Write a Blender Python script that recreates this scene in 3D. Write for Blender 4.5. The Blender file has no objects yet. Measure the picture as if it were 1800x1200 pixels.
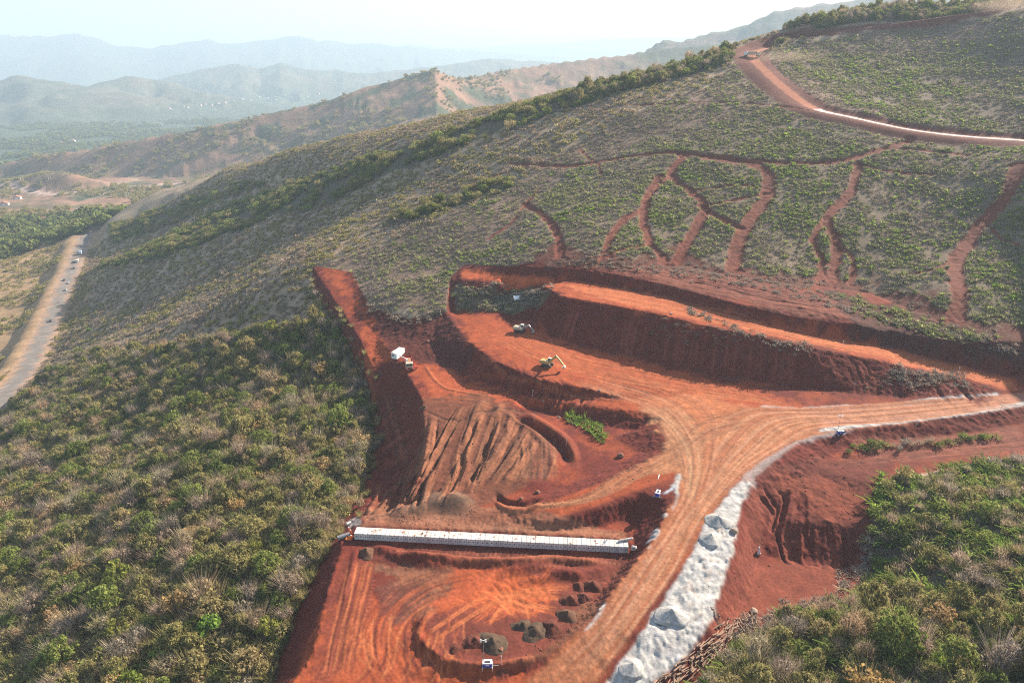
import bpy, bmesh, math, random
import numpy as np
from mathutils import Vector, Matrix
from mathutils.geometry import delaunay_2d_cdt

random.seed(7)
rng = np.random.default_rng(11)
R = math.radians
SC = bpy.context.scene
COL = SC.collection

# ------------------------------------------------------------------ camera
PITCH = R(22.2)
SP, CP = math.sin(PITCH), math.cos(PITCH)
CZ = 120.0                                   # drone height above the datum
cam_d = bpy.data.cameras.new("camera")
cam = bpy.data.objects.new("camera", cam_d)
COL.objects.link(cam)
cam.location = (0, 0, CZ)
cam.rotation_euler = (math.pi / 2 - PITCH, 0, 0)
cam_d.sensor_width = 36.0
cam_d.lens = 24.0
cam_d.clip_start = 0.5
cam_d.clip_end = 60000.0
SC.camera = cam

# ------------------------------------------------------------------ sky, sun, exposure
SUN_AZ, SUN_EL = R(50), R(28.5)                # azimuth measured from +Y towards +X
world = bpy.data.worlds.new("World")
SC.world = world
world.use_nodes = True
wn = world.node_tree
bg = wn.nodes["Background"]
sky = wn.nodes.new("ShaderNodeTexSky")
sky.sky_type = 'NISHITA'
sky.sun_disc = False
sky.sun_elevation = SUN_EL
sky.sun_rotation = SUN_AZ
sky.air_density = 1.0
sky.dust_density = 1.2
sky.ozone_density = 1.0
wn.links.new(sky.outputs[0], bg.inputs[0])
bg.inputs[1].default_value = 0.078
sun_d = bpy.data.lights.new("sun", 'SUN')
sun_d.energy = 5.0
sun_d.angle = R(0.5)
sun_d.color = (1.0, 0.89, 0.74)
sun = bpy.data.objects.new("sun", sun_d)
COL.objects.link(sun)
sv = Vector((math.sin(SUN_AZ) * math.cos(SUN_EL), math.cos(SUN_AZ) * math.cos(SUN_EL), math.sin(SUN_EL)))
sun.rotation_euler = sv.to_track_quat('Z', 'Y').to_euler()
SC.view_settings.view_transform = 'Standard'
SC.view_settings.look = 'None'
SC.view_settings.exposure = 1.6
SC.view_settings.gamma = 1.0
SC.view_settings.use_curve_mapping = False
SC.cycles.filter_width = 1.1
SC.cycles.use_denoising = False
SC.cycles.use_adaptive_sampling = False
SC.cycles.max_bounces = 5
SC.cycles.diffuse_bounces = 2
SC.cycles.transmission_bounces = 3
SC.cycles.volume_bounces = 1
SC.cycles.transparent_max_bounces = 8

# ------------------------------------------------------------------ survey helpers
def P(u, v, h):
    """point h metres below the camera, seen at (u, v) of the 1800 x 1200 photograph; h < 0: -h is its distance"""
    x, d = (u - 900) / 1200.0, (v - 600) / 1200.0
    c = SP + d * CP
    t = -h if h < -60 else h / c
    return (x * t, (CP - d * SP) * t, CZ - c * t)

def PL(pts): return [P(*p) for p in pts]

_perm = rng.permutation(512)
def _h2(ix, iy, seed):
    return _perm[(_perm[(ix + seed * 57) & 511] + iy) & 511]
_ga = rng.uniform(0, 2 * math.pi, 512)
_gx, _gy = np.cos(_ga), np.sin(_ga)
def noise(x, y, seed=0):
    x = np.asarray(x, float); y = np.asarray(y, float)
    ix = np.floor(x).astype(np.int64); iy = np.floor(y).astype(np.int64)
    fx, fy = x - ix, y - iy
    ux, uy = fx * fx * (3 - 2 * fx), fy * fy * (3 - 2 * fy)
    def g(i, j, a, b):
        k = _h2(i, j, seed)
        return _gx[k] * a + _gy[k] * b
    n00, n10 = g(ix, iy, fx, fy), g(ix + 1, iy, fx - 1, fy)
    n01, n11 = g(ix, iy + 1, fx, fy - 1), g(ix + 1, iy + 1, fx - 1, fy - 1)
    return (n00 * (1 - ux) + n10 * ux) * (1 - uy) + (n01 * (1 - ux) + n11 * ux) * uy * 1.0
def fbm(x, y, octv=4, seed=0, gain=0.5):
    s, a = 0.0, 1.0
    for o in range(octv):
        s = s + a * noise(x * 2 ** o, y * 2 ** o, seed + o)
        a *= gain
    return s * 1.5
def smooth(a, b, x):
    t = np.clip((x - a) / (b - a), 0, 1)
    return t * t * (3 - 2 * t)
def inpoly(x, y, poly):
    inside = np.zeros(x.shape, bool)
    n = len(poly)
    for i in range(n):
        x0, y0 = poly[i][0], poly[i][1]
        x1, y1 = poly[(i + 1) % n][0], poly[(i + 1) % n][1]
        if y0 == y1: continue
        c = ((y0 > y) != (y1 > y)) & (x < (x1 - x0) * (y - y0) / (y1 - y0) + x0)
        inside ^= c
    return inside
def catmull(pts, n=8):
    p = np.array(pts, float)
    p = np.vstack([2 * p[0] - p[1], p, 2 * p[-1] - p[-2]])
    out = []
    for i in range(1, len(p) - 2):
        for k in range(n):
            t = k / n
            out.append(0.5 * ((2 * p[i]) + (-p[i - 1] + p[i + 1]) * t + (2 * p[i - 1] - 5 * p[i] + 4 * p[i + 1] - p[i + 2]) * t * t
                              + (-p[i - 1] + 3 * p[i] - 3 * p[i + 1] + p[i + 2]) * t ** 3))
    out.append(p[-2])
    return np.array(out)
def polydist(x, y, pl):
    """distance to a polyline, height along it, signed side and arc length of the nearest point"""
    best = np.full(x.shape, 1e9); z = np.zeros(x.shape); side = np.zeros(x.shape); arc = np.zeros(x.shape)
    L = 0.0
    for a, b in zip(pl[:-1], pl[1:]):
        dx, dy = b[0] - a[0], b[1] - a[1]
        l2 = dx * dx + dy * dy
        if l2 < 1e-9: continue
        t = np.clip(((x - a[0]) * dx + (y - a[1]) * dy) / l2, 0, 1)
        d = np.hypot(x - a[0] - t * dx, y - a[1] - t * dy)
        m = d < best
        best = np.where(m, d, best)
        if len(a) > 2: z = np.where(m, a[2] + t * (b[2] - a[2]), z)
        side = np.where(m, np.sign(dx * (y - a[1]) - dy * (x - a[0])), side)
        arc = np.where(m, L + t * math.sqrt(l2), arc)
        L += math.sqrt(l2)
    return best, z, side, arc

# ------------------------------------------------------------------ the lie of the land
BOUND = [(548, 465, 99), (620, 478, 99), (650, 540, 103.2), (720, 562, 103.6), (785, 548, 100.8), (790, 490, 93.5), (815, 465, 90),
         (900, 468, 86.5), (1000, 450, 81), (1100, 468, 82.5), (1200, 465, 83), (1300, 490, 84.5), (1430, 500, 86), (1530, 515, 88.5),
         (1640, 560, 91), (1690, 600, 94), (1800, 600, 94), (1900, 600, 94), (1960, 700, 103.2), (1900, 760, 107), (1800, 800, 108),
         (1650, 825, 109.5), (1540, 850, 110.5), (1530, 930, 113.5), (1540, 990, 117.5), (1480, 1060, 118.3), (1360, 1090, 118.3),
         (1290, 1130, 118.5), (1230, 1190, 119), (1180, 1240, 119.5), (880, 1250, 118.5), (505, 1245, 118.5), (440, 1240, 128.5),
         (470, 1200, 127.5), (495, 1130, 126), (520, 1060, 124.5), (560, 965, 122.5), (603, 915, 123), (628, 870, 127.5),
         (642, 820, 128), (654, 780, 127.5), (652, 740, 126.5), (640, 700, 124), (622, 650, 120.5), (602, 600, 116), (575, 550, 109.5), (548, 500, 104.5)]
HILL = [(0, 1200, 140), (0, 1000, 150), (0, 800, 165), (250, 1200, 129), (250, 1000, 134), (450, 950, 125), (250, 800, 144),
        (450, 780, 128), (100, 650, 172), (300, 600, 140), (500, 560, 116), (400, 400, 124), (250, 450, 154), (330, 370, 143), (470, 330, 108), (550, 290, 84), (185, 400, 178),
        (500, 264, -690), (600, 240, -650), (700, 216, -615), (850, 187, -555), (1000, 160, -520), (1150, 125, -530),
        (1300, 75, -560), (1450, 35, -560), (1600, 5, -560), (400, 300, -765), (330, 322, -850), (250, 350, -870),
        (800, 400, 82), (900, 330, 67), (700, 450, 93), (600, 350, 90), (800, 250, 51), (650, 300, 73), (1100, 250, 45), (1240, 280, 50),
        (1100, 380, 70), (1400, 450, 80), (1500, 400, 72), (1650, 500, 84), (1800, 400, 68), (1800, 500, 82), (1800, 245, -370),
        (1700, 240, -382), (1600, 228, -395), (1500, 207, -408), (1430, 190, -422), (1380, 150, -455), (1320, 95, -512),
        (1600, 300, 52), (1600, 100, -490), (1800, 120, -440), (1800, 10, -500), (1650, 30, -540), (1450, 100, -500), (1250, 150, -470),
        (650, 230, -632), (550, 252, -670), (450, 282, -730), (365, 312, -810), (1800, 1200, 105), (1500, 1100, 113), (1300, 1210, 116), (1700, 1000, 108), (1800, 900, 104), (1650, 880, 109),
        (900, 1450, 118.5), (0, 1450, 138), (1800, 1450, 104), (-250, 900, 175), (-400, 650, 192), (-300, 1200, 160), (2100, 700, 98),
        (2100, 400, 56), (2100, 200, 20), (2100, 50, -500), (2100, 1000, 96), (0, 600, 196), (0, 500, 204), (0, 430, 212), (90, 400, 212),
        (30, 560, 196), (-200, 500, 205),
        (165, 383, 191), (150, 410, 190), (136, 450, 190), (115, 500, 190), (102, 530, 190), (86, 570, 190), (70, 600, 190),
        (45, 650, 190), (22, 677, 190), (-20, 730, 190), (215, 500, 168), (180, 560, 174), (190, 450, 179), (150, 620, 179)]
ctrl = [P(*p) for p in BOUND + HILL]
for (u, v, h) in [(250, 350, -870), (330, 322, -850), (365, 312, -810), (400, 300, -765), (450, 282, -730), (500, 264, -690), (550, 252, -670), (600, 240, -650), (650, 230, -632), (700, 216, -615), (850, 187, -555), (1000, 160, -520),
                  (1150, 125, -530), (1300, 75, -560), (1450, 35, -560), (1600, 5, -560), (1800, -20, -560)]:
    x, y, z = P(u, v, h)
    for f, dz in ((1.12, -22), (1.35, -95), (1.75, -200)):
        ctrl.append((x * f, y * f, z + dz if z + dz > -110 else -110))
ctrl = np.array(ctrl)
def warp(x, y):
    return np.arctan2(x, y) * 3.0, 3.0 * np.log(np.hypot(x, y) / 200.0)
cx_, cy_ = warp(ctrl[:, 0], ctrl[:, 1])
def tps(d2): return 0.5 * d2 * np.log(np.maximum(d2, 1e-12))
n_ = len(ctrl)
A = np.zeros((n_ + 3, n_ + 3))
A[:n_, :n_] = tps((cx_[:, None] - cx_) ** 2 + (cy_[:, None] - cy_) ** 2) + np.eye(n_) * 2e-4
A[:n_, n_:] = np.stack([np.ones(n_), cx_, cy_], 1)
A[n_:, :n_] = A[:n_, n_:].T
W = np.linalg.solve(A, np.concatenate([ctrl[:, 2], [0, 0, 0]]))
def rbf(x, y):
    out = np.empty(x.shape)
    xf, yf, of = x.ravel(), y.ravel(), out.ravel()
    for i in range(0, xf.size, 60000):
        a, b = warp(xf[i:i + 60000], yf[i:i + 60000])
        d2 = (a[:, None] - cx_) ** 2 + (b[:, None] - cy_) ** 2
        of[i:i + 60000] = tps(d2) @ W[:n_] + W[n_] + W[n_ + 1] * a + W[n_ + 2] * b
    return of.reshape(x.shape)

HIGHWAY = catmull(PL([(172, 372, 191), (165, 383, 191), (152, 410, 190.4), (136, 450, 190), (115, 500, 190), (102, 530, 190), (86, 570, 190), (70, 600, 190),
                      (45, 650, 190), (22, 677, 190), (-20, 730, 190), (-120, 850, 190)]), 6)
UPROAD = catmull(PL([(1950, 262, -352), (1800, 247, -370), (1700, 240, -382), (1600, 228, -395), (1500, 207, -408), (1430, 190, -422), (1385, 160, -446),
                     (1345, 125, -478), (1322, 98, -512), (1345, 86, -535), (1400, 78, -548)]), 6)
TOPROAD = catmull(PL([(1900, 0, -500), (1800, 12, -506), (1700, 24, -516), (1600, 38, -522), (1500, 52, -528), (1400, 72, -532)]), 5)
# bulldozed tracks on the cleared hillside: (pixels u, v), half width in metres
TRACKS = [([(900, 290), (1000, 290), (1100, 278), (1200, 270), (1290, 280), (1400, 286), (1480, 280), (1560, 258), (1600, 245)], 2.0),
          ([(1200, 272), (1290, 282), (1345, 300), (1350, 340), (1325, 380), (1300, 420), (1292, 462), (1284, 488)], 3.1),
          ([(1205, 275), (1180, 305), (1215, 335), (1238, 360), (1225, 400), (1195, 448), (1180, 472)], 2.3),
          ([(1160, 310), (1140, 345), (1132, 390), (1145, 430), (1165, 450), (1175, 470)], 2.0),
          ([(1140, 365), (1095, 388), (1072, 425), (1060, 462)], 1.9),
          ([(925, 355), (965, 385), (985, 425), (985, 455), (990, 470)], 2.0),
          ([(1510, 285), (1495, 340), (1455, 385), (1470, 430), (1460, 500), (1450, 515)], 2.2),
          ([(1790, 290), (1770, 340), (1730, 390), (1690, 440), (1680, 490), (1690, 520), (1670, 580)], 2.7),
          ([(1560, 258), (1620, 262), (1700, 272)], 1.4), ([(1510, 285), (1560, 298), (1640, 305)], 1.2),
          ([(1020, 262), (1052, 290), (1058, 310)], 0.9),
          ([(1230, 360), (1270, 385), (1300, 400)], 2.0),
          ([(1100, 185), (1250, 180), (1360, 187), (1430, 200)], 0.9),
          ([(640, 395), (800, 335), (900, 300), (960, 285)], 0.8),
          ([(1455, 385), (1430, 420), (1445, 455), (1440, 500)], 1.6), ([(1470, 430), (1500, 455), (1495, 500)], 1.2), ([(1350, 340), (1300, 350), (1240, 362)], 1.0), ([(1060, 462), (1090, 440), (1140, 432)], 1.0),
          ([(1690, 440), (1650, 470), (1600, 480)], .9), ([(1730, 390), (1760, 420), (1790, 430)], .9), ([(1180, 305), (1140, 345)], 1.2), ([(860, 420), (900, 390), (925, 355), (950, 330)], .9), ([(1215, 335), (1290, 325), (1345, 330)], .9)]
def raycast(u, v, zf, t0=90, t1=1500):
    x, d = (u - 900) / 1200.0, (v - 600) / 1200.0
    t = np.geomspace(t0, t1, 900)
    X, Y, Z = x * t, (CP - d * SP) * t, CZ - (SP + d * CP) * t
    g = zf(X, Y)
    k = np.argmax(Z < g)
    if not (Z < g).any(): return None
    if k:
        a = (Z[k - 1] - g[k - 1]); b = (g[k] - Z[k]); w = a / max(a + b, 1e-9)
        tt = t[k - 1] + w * (t[k] - t[k - 1])
    else: tt = t[0]
    return (x * tt, (CP - d * SP) * tt, CZ - (SP + d * CP) * tt)
TRK = []
for pts, w in TRACKS:
    q = [raycast(u, v, rbf) for u, v in pts]
    q = [p for p in q if p]
    TRK.append((catmull(q, 5), w))

def layer(pts):
    q = PL(pts)
    th = np.array([math.atan2(p[0], p[1]) for p in q]); rr = np.array([math.hypot(p[0], p[1]) for p in q]); zz = np.array([p[2] for p in q])
    return th, rr, zz
RIDGES = [
    (layer([(-60, 326, -1380), (0, 322, -1380), (50, 312, -1400), (88, 304, -1400), (118, 303, -1400), (150, 311, -1400), (185, 320, -1400)]), 0.5, 0.15, 5.0, -110),  # crest line (u, v, distance), near slope, far slope, noise height
    (layer([(-500, 330, -1500), (-200, 310, -1600), (0, 287, -1700), (70, 272, -1700), (150, 262, -1700), (300, 234, -1700), (400, 214, -1720), (500, 194, -1740), (560, 180, -1750),
            (620, 160, -1760), (700, 137, -1790), (765, 122, -1800), (785, 131, -1830), (805, 137, -1880), (845, 132, -1980), (900, 121, -2100),
            (960, 112, -2180), (1050, 101, -2260), (1100, 96, -2300), (1150, 86, -2350), (1250, 75, -2400), (1500, 75, -2500), (1800, 75, -2500), (2200, 80, -2500)]), 0.36, 0.5, 15.0, -110),
    (layer([(1050, 140, -3000), (1130, 92, -3000), (1165, 69, -3050), (1190, 72, -3050), (1250, 57, -3100), (1300, 47, -3100), (1360, 20, -3100), (1420, 9, -3100),
            (1480, 2, -3100), (1540, -8, -3100), (1650, -28, -3100), (1800, -50, -3100), (2200, -60, -3100)]), 0.4, 0.5, 40.0, -110),
    (layer([(-600, 170, -4300), (-200, 150, -4300), (0, 140, -4300), (35, 131, -4300), (90, 141, -4300), (150, 150, -4300), (230, 133, -4700), (290, 142, -4800), (350, 160, -4700), (500, 190, -4600), (700, 210, -4600)]), 0.16, 0.3, 70.0, -165),
    (layer([(200, 160, -6500), (300, 133, -6500), (380, 116, -6500), (420, 111, -6500), (455, 120, -6500), (490, 109, -6500), (540, 121, -6500), (600, 124, -6500),
            (650, 128, -6500), (800, 112, -6800), (860, 102, -6900), (930, 106, -7000), (1100, 120, -7000)]), 0.2, 0.3, 80.0, -165),
    (layer([(-800, 75, -10500), (-200, 66, -10500), (0, 61, -10500), (60, 62, -10500), (100, 62, -10500), (127, 55, -10500), (165, 66, -10500), (215, 82, -10600), (270, 83, -10800), (300, 76, -10800), (360, 68, -10800), (400, 77, -10800), (440, 73, -10900), (490, 66, -11000),
            (525, 60, -11000), (560, 70, -11000), (600, 73, -11200), (680, 78, -11400), (760, 84, -11800), (830, 88, -12500), (1000, 100, -13000)]), 0.33, 0.4, 170.0, -165),
    (layer([(500, 90, -17000), (650, 80, -17000), (720, 77, -17000), (800, 83, -17000), (880, 80, -17000), (950, 76, -17000), (1030, 71, -17000), (1110, 66, -17000), (1200, 66, -17000),
            (1300, 70, -17000), (1600, 60, -17000), (2300, 60, -17000)]), 0.3, 0.4, 160.0, -165)]

def natural(x, y):
    r = np.hypot(x, y)
    th = np.arctan2(x, y)
    z = np.empty(x.shape)
    near = r < 1250
    z[near] = rbf(x[near], y[near])
    far = np.interp(r, [600, 950, 1300, 1700, 2300, 3000, 30000], [-70, -92, -106, -118, -160, -172, -172])
    far = far + fbm(x / 400, y / 400, 3, 5) * 6
    k = smooth(950, 1200, r)
    z = np.where(near, z * (1 - k) + far * k, far)
    z = z + fbm(x / 60, y / 60, 4, 2) * np.interp(r, [100, 260, 600, 1500], [0.5, 0.8, 1.2, 4.0])
    # gullies running down the open hillside
    g = fbm((x * 0.8 - y * 0.6) / 45 + fbm(x / 90, y / 90, 2, 8), (x * 0.6 + y * 0.8) / 260, 3, 9)
    z = z + g * np.interp(r, [200, 380, 600, 1200], [0, 1.5, 1.6, 4.0]) * smooth(120, -80, x) - smooth(480, 600, r) * smooth(60, 0, x) * 2.5 * smooth(900, 780, r)
    for (t_, r_, z_), s1, s2, amp, base in RIDGES:
        Rr = np.interp(th, t_, r_); Zc = np.interp(th, t_, z_, left=-400, right=-400)
        m = (r > Rr * 0.55) & (Zc > -390)
        if not m.any(): continue
        d = r[m] - Rr[m]
        q = np.where(d < 0, -d * s1, d * s2)
        sc = max(200.0, amp * 9)
        xx, yy = x[m], y[m]
        w = fbm(xx / sc, yy / sc, 2, 21) * 0.6
        n = np.abs(fbm(xx / sc + w, yy / sc + w, 5, 22, 0.55))
        rel = smooth(0, sc * 0.5, np.abs(d))
        zl = Zc[m] - q - amp * (0.10 * fbm(xx / (sc * .2), yy / (sc * .2), 4, 31)) - rel * amp * 1.0 * (n - 0.12)
        z[m] = np.maximum(z[m], zl)
    return z

# ---- the earthworks: break lines of benches, crests and toes, triangulated
LINES = dict(
    road_left=[(880, 1228, 118), (960, 1165, 116.3), (1030, 1100, 114.3), (1095, 1015, 112), (1150, 945, 110.6), (1180, 880, 109.5), (1192, 835, 108.8)],
    road_right=[(1060, 1230, 117.4), (1130, 1110, 114), (1200, 1000, 111.5), (1240, 910, 109.8), (1310, 830, 108.5), (1400, 775, 107.5), (1480, 755, 106.9),
                (1600, 742, 106.3), (1800, 712, 104.7), (1900, 698, 104)],
    gravel_edge=[(1120, 1230, 117.2), (1200, 1155, 115.3), (1243, 1100, 113.6), (1262, 1040, 112.4), (1290, 960, 110.8), (1305, 890, 109.8), (1325, 845, 109.1), (1400, 788, 107.9)],
    right_toe=[(1180, 1225, 119), (1258, 1165, 117.8), (1290, 1105, 117.5), (1310, 1050, 118.3), (1330, 985, 119), (1348, 920, 115.5), (1370, 870, 112.5), (1430, 822, 110.4), (1485, 786, 109.7), (1600, 771, 109.3), (1700, 760, 108.6), (1800, 742, 107.3), (1900, 725, 106.5)],
    bowl_crest=[(1352, 910, 114.6), (1400, 914, 114.2), (1460, 920, 114), (1515, 925, 114)],
    bowl_toe=[(1345, 978, 119.2), (1420, 984, 119.4), (1495, 988, 119.2)],
    bowl_floor=[(1300, 1075, 118.6), (1400, 1050, 119.4), (1490, 1015, 119.2)],
    right_mid=[(1400, 850, 111.2), (1500, 870, 112)],
    right_mid2=[(1450, 805, 110.3), (1550, 812, 110.6), (1700, 800, 109.5), (1800, 785, 108.5)],
    wall_toe=[(930, 580, 101), (1000, 600, 102), (1100, 622, 103.7), (1180, 643, 105.1), (1240, 656, 105.9), (1320, 668, 106), (1400, 680, 105.9), (1500, 690, 105.5), (1600, 698, 105.2), (1700, 696, 104.9), (1768, 690, 104.5)],
    wall_crest=[(985, 520, 89), (1060, 533, 89.6), (1150, 550, 90.8), (1240, 572, 92.5), (1400, 606, 95), (1560, 636, 98.8), (1700, 664, 102.3), (1772, 684, 104.3)],
    bench_back=[(965, 488, 88), (1000, 492, 88), (1100, 505, 88.6), (1200, 528, 90), (1300, 558, 92), (1430, 588, 95), (1560, 607, 98), (1700, 638, 101.2), (1800, 662, 103.3), (1880, 680, 103.8)],
    bench_back_crest=[(965, 470, 84.5), (1050, 478, 84.2), (1100, 487, 84.7), (1200, 508, 86.3), (1300, 536, 88), (1430, 563, 90.6), (1510, 572, 91.5), (1560, 582, 93.3), (1700, 610, 96.5), (1800, 635, 98.5)],
    spoil_ridge=[(1340, 518, 86.6), (1420, 540, 88.2), (1480, 556, 89.6)],
    thin_back=[(812, 476, 91), (880, 484, 89.8)],
    thin_front=[(812, 492, 92.3), (880, 500, 91.6), (955, 503, 89.8)],
    thin_toe=[(838, 528, 97.3), (890, 520, 96.6), (955, 530, 97)],
    brush=[(860, 548, 99.8), (905, 560, 100.6)],
    front_crest=[(795, 548, 101.6), (822, 600, 102.2), (870, 635, 102.9), (950, 668, 104.5), (1030, 683, 106.2), (1100, 694, 107.6)],
    front_toe=[(755, 600, 107), (775, 635, 109), (830, 665, 110), (900, 686, 109.6), (1000, 696, 108.8), (1100, 702, 108.2)],
    strip=[(905, 701, 109.7), (980, 704, 109.3), (1060, 716, 108.9), (1120, 722, 108.5), (1165, 735, 108.3)],
    strip_toe=[(930, 716, 112), (1000, 735, 112.7), (1060, 748, 112.6), (1115, 756, 111.8)],
    ramp_back=[(1180, 790, 108.7), (1120, 822, 109.8), (1050, 853, 110.8), (960, 882, 112), (890, 893, 113)],
    ramp_back_toe=[(1125, 795, 111.3), (1050, 830, 112.6), (970, 862, 113.4), (905, 868, 114)],
    ramp_front=[(815, 908, 114.5), (900, 915, 113.9), (970, 915, 113), (1060, 893, 111.8), (1130, 866, 110.4), (1185, 838, 109)],
    ramp_toe=[(960, 932, 115), (1060, 925, 115.2), (1115, 905, 115.0)],
    culvert_back=[(640, 922, 114.8), (760, 927, 114.7), (900, 935, 114.7), (1000, 941, 114.7), (1095, 947, 114.9)],
    culvert_axis=[(628, 942, 116.2), (1106, 962, 116.2)],
    culvert_front=[(598, 950, 116.2), (700, 960, 116.2), (900, 972, 116.2), (1108, 985, 116.2)],
    embank_toe=[(1112, 962, 116.0), (1105, 985, 116.2), (1060, 1040, 116), (1010, 1095, 115.7), (955, 1140, 115.7)],
    platform=[(955, 1152, 115.6), (900, 1165, 115.6), (850, 1170, 115.6), (785, 1160, 115.7), (748, 1128, 115.8), (742, 1095, 116)],
    platform_foot=[(940, 1172, 116.9), (900, 1183, 117.1), (850, 1188, 117.1), (770, 1176, 117), (728, 1135, 116.9), (726, 1085, 117.1)],
    left_crest=[(600, 965, 116.3), (575, 1040, 116.7), (562, 1100, 117), (545, 1160, 117.3), (505, 1212, 117.8)],
    trench_left=[(556, 480, 100.8), (576, 510, 103), (598, 545, 105.3), (632, 600, 109.3), (655, 650, 114.2), (672, 710, 120.5), (680, 780, 124), (668, 850, 125), (630, 908, 120.5)],
    ramp_right=[(592, 480, 99.8), (622, 538, 104.6), (662, 590, 108.4), (700, 632, 110.1)],
    trench_crest=[(712, 655, 110.4), (740, 700, 110.8), (748, 760, 111.8), (742, 840, 113.8), (732, 890, 115.2)],
    trench_floor=[(680, 645, 112.8), (700, 700, 118), (712, 760, 120.5), (710, 830, 121.5), (698, 888, 119.5)])
SPOTS = [(760, 655, 109.6), (860, 690, 109.8), (820, 720, 110.4), (880, 770, 111), (830, 800, 112.4), (790, 850, 113.9), (900, 830, 112.6), (840, 880, 114.2), (780, 900, 115),
         (1000, 800, 112.9), (1080, 770, 112.2), (1030, 760, 112.6), (1150, 750, 108.6), (1165, 770, 108.6), (1250, 740, 107.8), (1350, 742, 107.2), (1200, 800, 108.5), (1450, 722, 106.6), (1300, 705, 107.1), (1600, 715, 105.8),
         (1180, 690, 107.2), (900, 605, 101.6), (970, 636, 103.2), (1060, 650, 105), (1700, 706, 105.1), (1820, 690, 104.2), (940, 560, 100), (700, 1000, 116.6), (800, 1020, 116.6), (900, 1040, 116.3), (650, 1100, 117),
         (700, 1180, 117.6), (600, 1190, 117.6), (850, 1110, 115.8), (980, 1050, 116), (620, 1000, 116.5), (560, 462, 98.7), (1600, 640, 100.6), (1250, 500, 85.3), (1380, 510, 86.2)]
pts2, hts, edges = [], [], []
def addp(p):
    x, y, z = P(*p)
    for i, q in enumerate(pts2):
        if abs(q[0] - x) < 0.05 and abs(q[1] - y) < 0.05: return i
    pts2.append((x, y)); hts.append(z)
    return len(pts2) - 1
bi = [addp(p) for p in BOUND]
edges += [(bi[i], bi[(i + 1) % len(bi)]) for i in range(len(bi))]
for ln in LINES.values():
    ids = [addp(p) for p in ln]
    edges += list(zip(ids[:-1], ids[1:]))
for p in SPOTS: addp(p)
res = delaunay_2d_cdt([Vector(p) for p in pts2], edges, [], 0, 1e-4)
cv, cf, ov = res[0], res[2], res[3]
pa = np.array(pts2); ha = np.array(hts)
cz = []
for k, c in enumerate(cv):
    if ov[k]: cz.append(ha[ov[k][0]])
    else:
        d = np.hypot(pa[:, 0] - c.x, pa[:, 1] - c.y); w = 1 / (d + .1) ** 3
        cz.append((w * ha).sum() / w.sum())
# raster of the works, 0.3 m
GX0, GY0, GS = -125.0, 78.0, 0.3
GNX, GNY = 1300, 900
gx, gy = np.meshgrid(GX0 + np.arange(GNX) * GS, GY0 + np.arange(GNY) * GS)
GH = np.full((GNY, GNX), np.nan)
for f in cf:
    for k in range(1, len(f) - 1):
        i0, i1, i2 = f[0], f[k], f[k + 1]
        a, b, c = cv[i0], cv[i1], cv[i2]
        den = (b.y - c.y) * (a.x - c.x) + (c.x - b.x) * (a.y - c.y)
        if abs(den) < 1e-9: continue
        ix0 = max(0, int((min(a.x, b.x, c.x) - GX0) / GS)); ix1 = min(GNX, int((max(a.x, b.x, c.x) - GX0) / GS) + 2)
        iy0 = max(0, int((min(a.y, b.y, c.y) - GY0) / GS)); iy1 = min(GNY, int((max(a.y, b.y, c.y) - GY0) / GS) + 2)
        if ix1 <= ix0 or iy1 <= iy0: continue
        X, Y = gx[iy0:iy1, ix0:ix1], gy[iy0:iy1, ix0:ix1]
        w0 = ((b.y - c.y) * (X - c.x) + (c.x - b.x) * (Y - c.y)) / den
        w1 = ((c.y - a.y) * (X - c.x) + (a.x - c.x) * (Y - c.y)) / den
        w2 = 1 - w0 - w1
        m = (w0 >= -1e-6) & (w1 >= -1e-6) & (w2 >= -1e-6)
        sub = GH[iy0:iy1, ix0:ix1]
        sub[m] = (w0 * cz[i0] + w1 * cz[i1] + w2 * cz[i2])[m]
bpoly = PL(BOUND)
GIN = inpoly(gx, gy, bpoly) & ~np.isnan(GH)
GNAT = rbf(gx, gy)
GH = np.where(GIN, GH, GNAT)
def blur(a, n):
    for _ in range(n):
        p = np.pad(a, 1, mode='edge')
        a = (p[1:-1, 1:-1] * 2 + p[:-2, 1:-1] + p[2:, 1:-1] + p[1:-1, :-2] + p[1:-1, 2:]) / 6
    return a
GH = blur(GH, 8)
GM = blur(GIN.astype(float), 12)

def gsample(arr, x, y):
    fx = np.clip((x - GX0) / GS, 0, GNX - 1.001); fy = np.clip((y - GY0) / GS, 0, GNY - 1.001)
    ix, iy = fx.astype(int), fy.astype(int)
    tx, ty = fx - ix, fy - iy
    if arr.ndim == 3: tx, ty = tx[..., None], ty[..., None]
    return (arr[iy, ix] * (1 - tx) + arr[iy, ix + 1] * tx) * (1 - ty) + (arr[iy + 1, ix] * (1 - tx) + arr[iy + 1, ix + 1] * tx) * ty
def on_raster(x, y):
    return (x > GX0) & (x < GX0 + GS * (GNX - 2)) & (y > GY0) & (y < GY0 + GS * (GNY - 2))
def works_z(x, y):
    return gsample(GH, np.asarray(x, float), np.asarray(y, float))
def PW(u, v):
    """pixel on the earthworks ground"""
    return raycast(u, v, lambda X, Y: np.where(on_raster(X, Y), works_z(X, Y), rbf(X, Y)), 95, 600)
def PWL(pts): return [PW(u, v) for u, v in pts]
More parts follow.
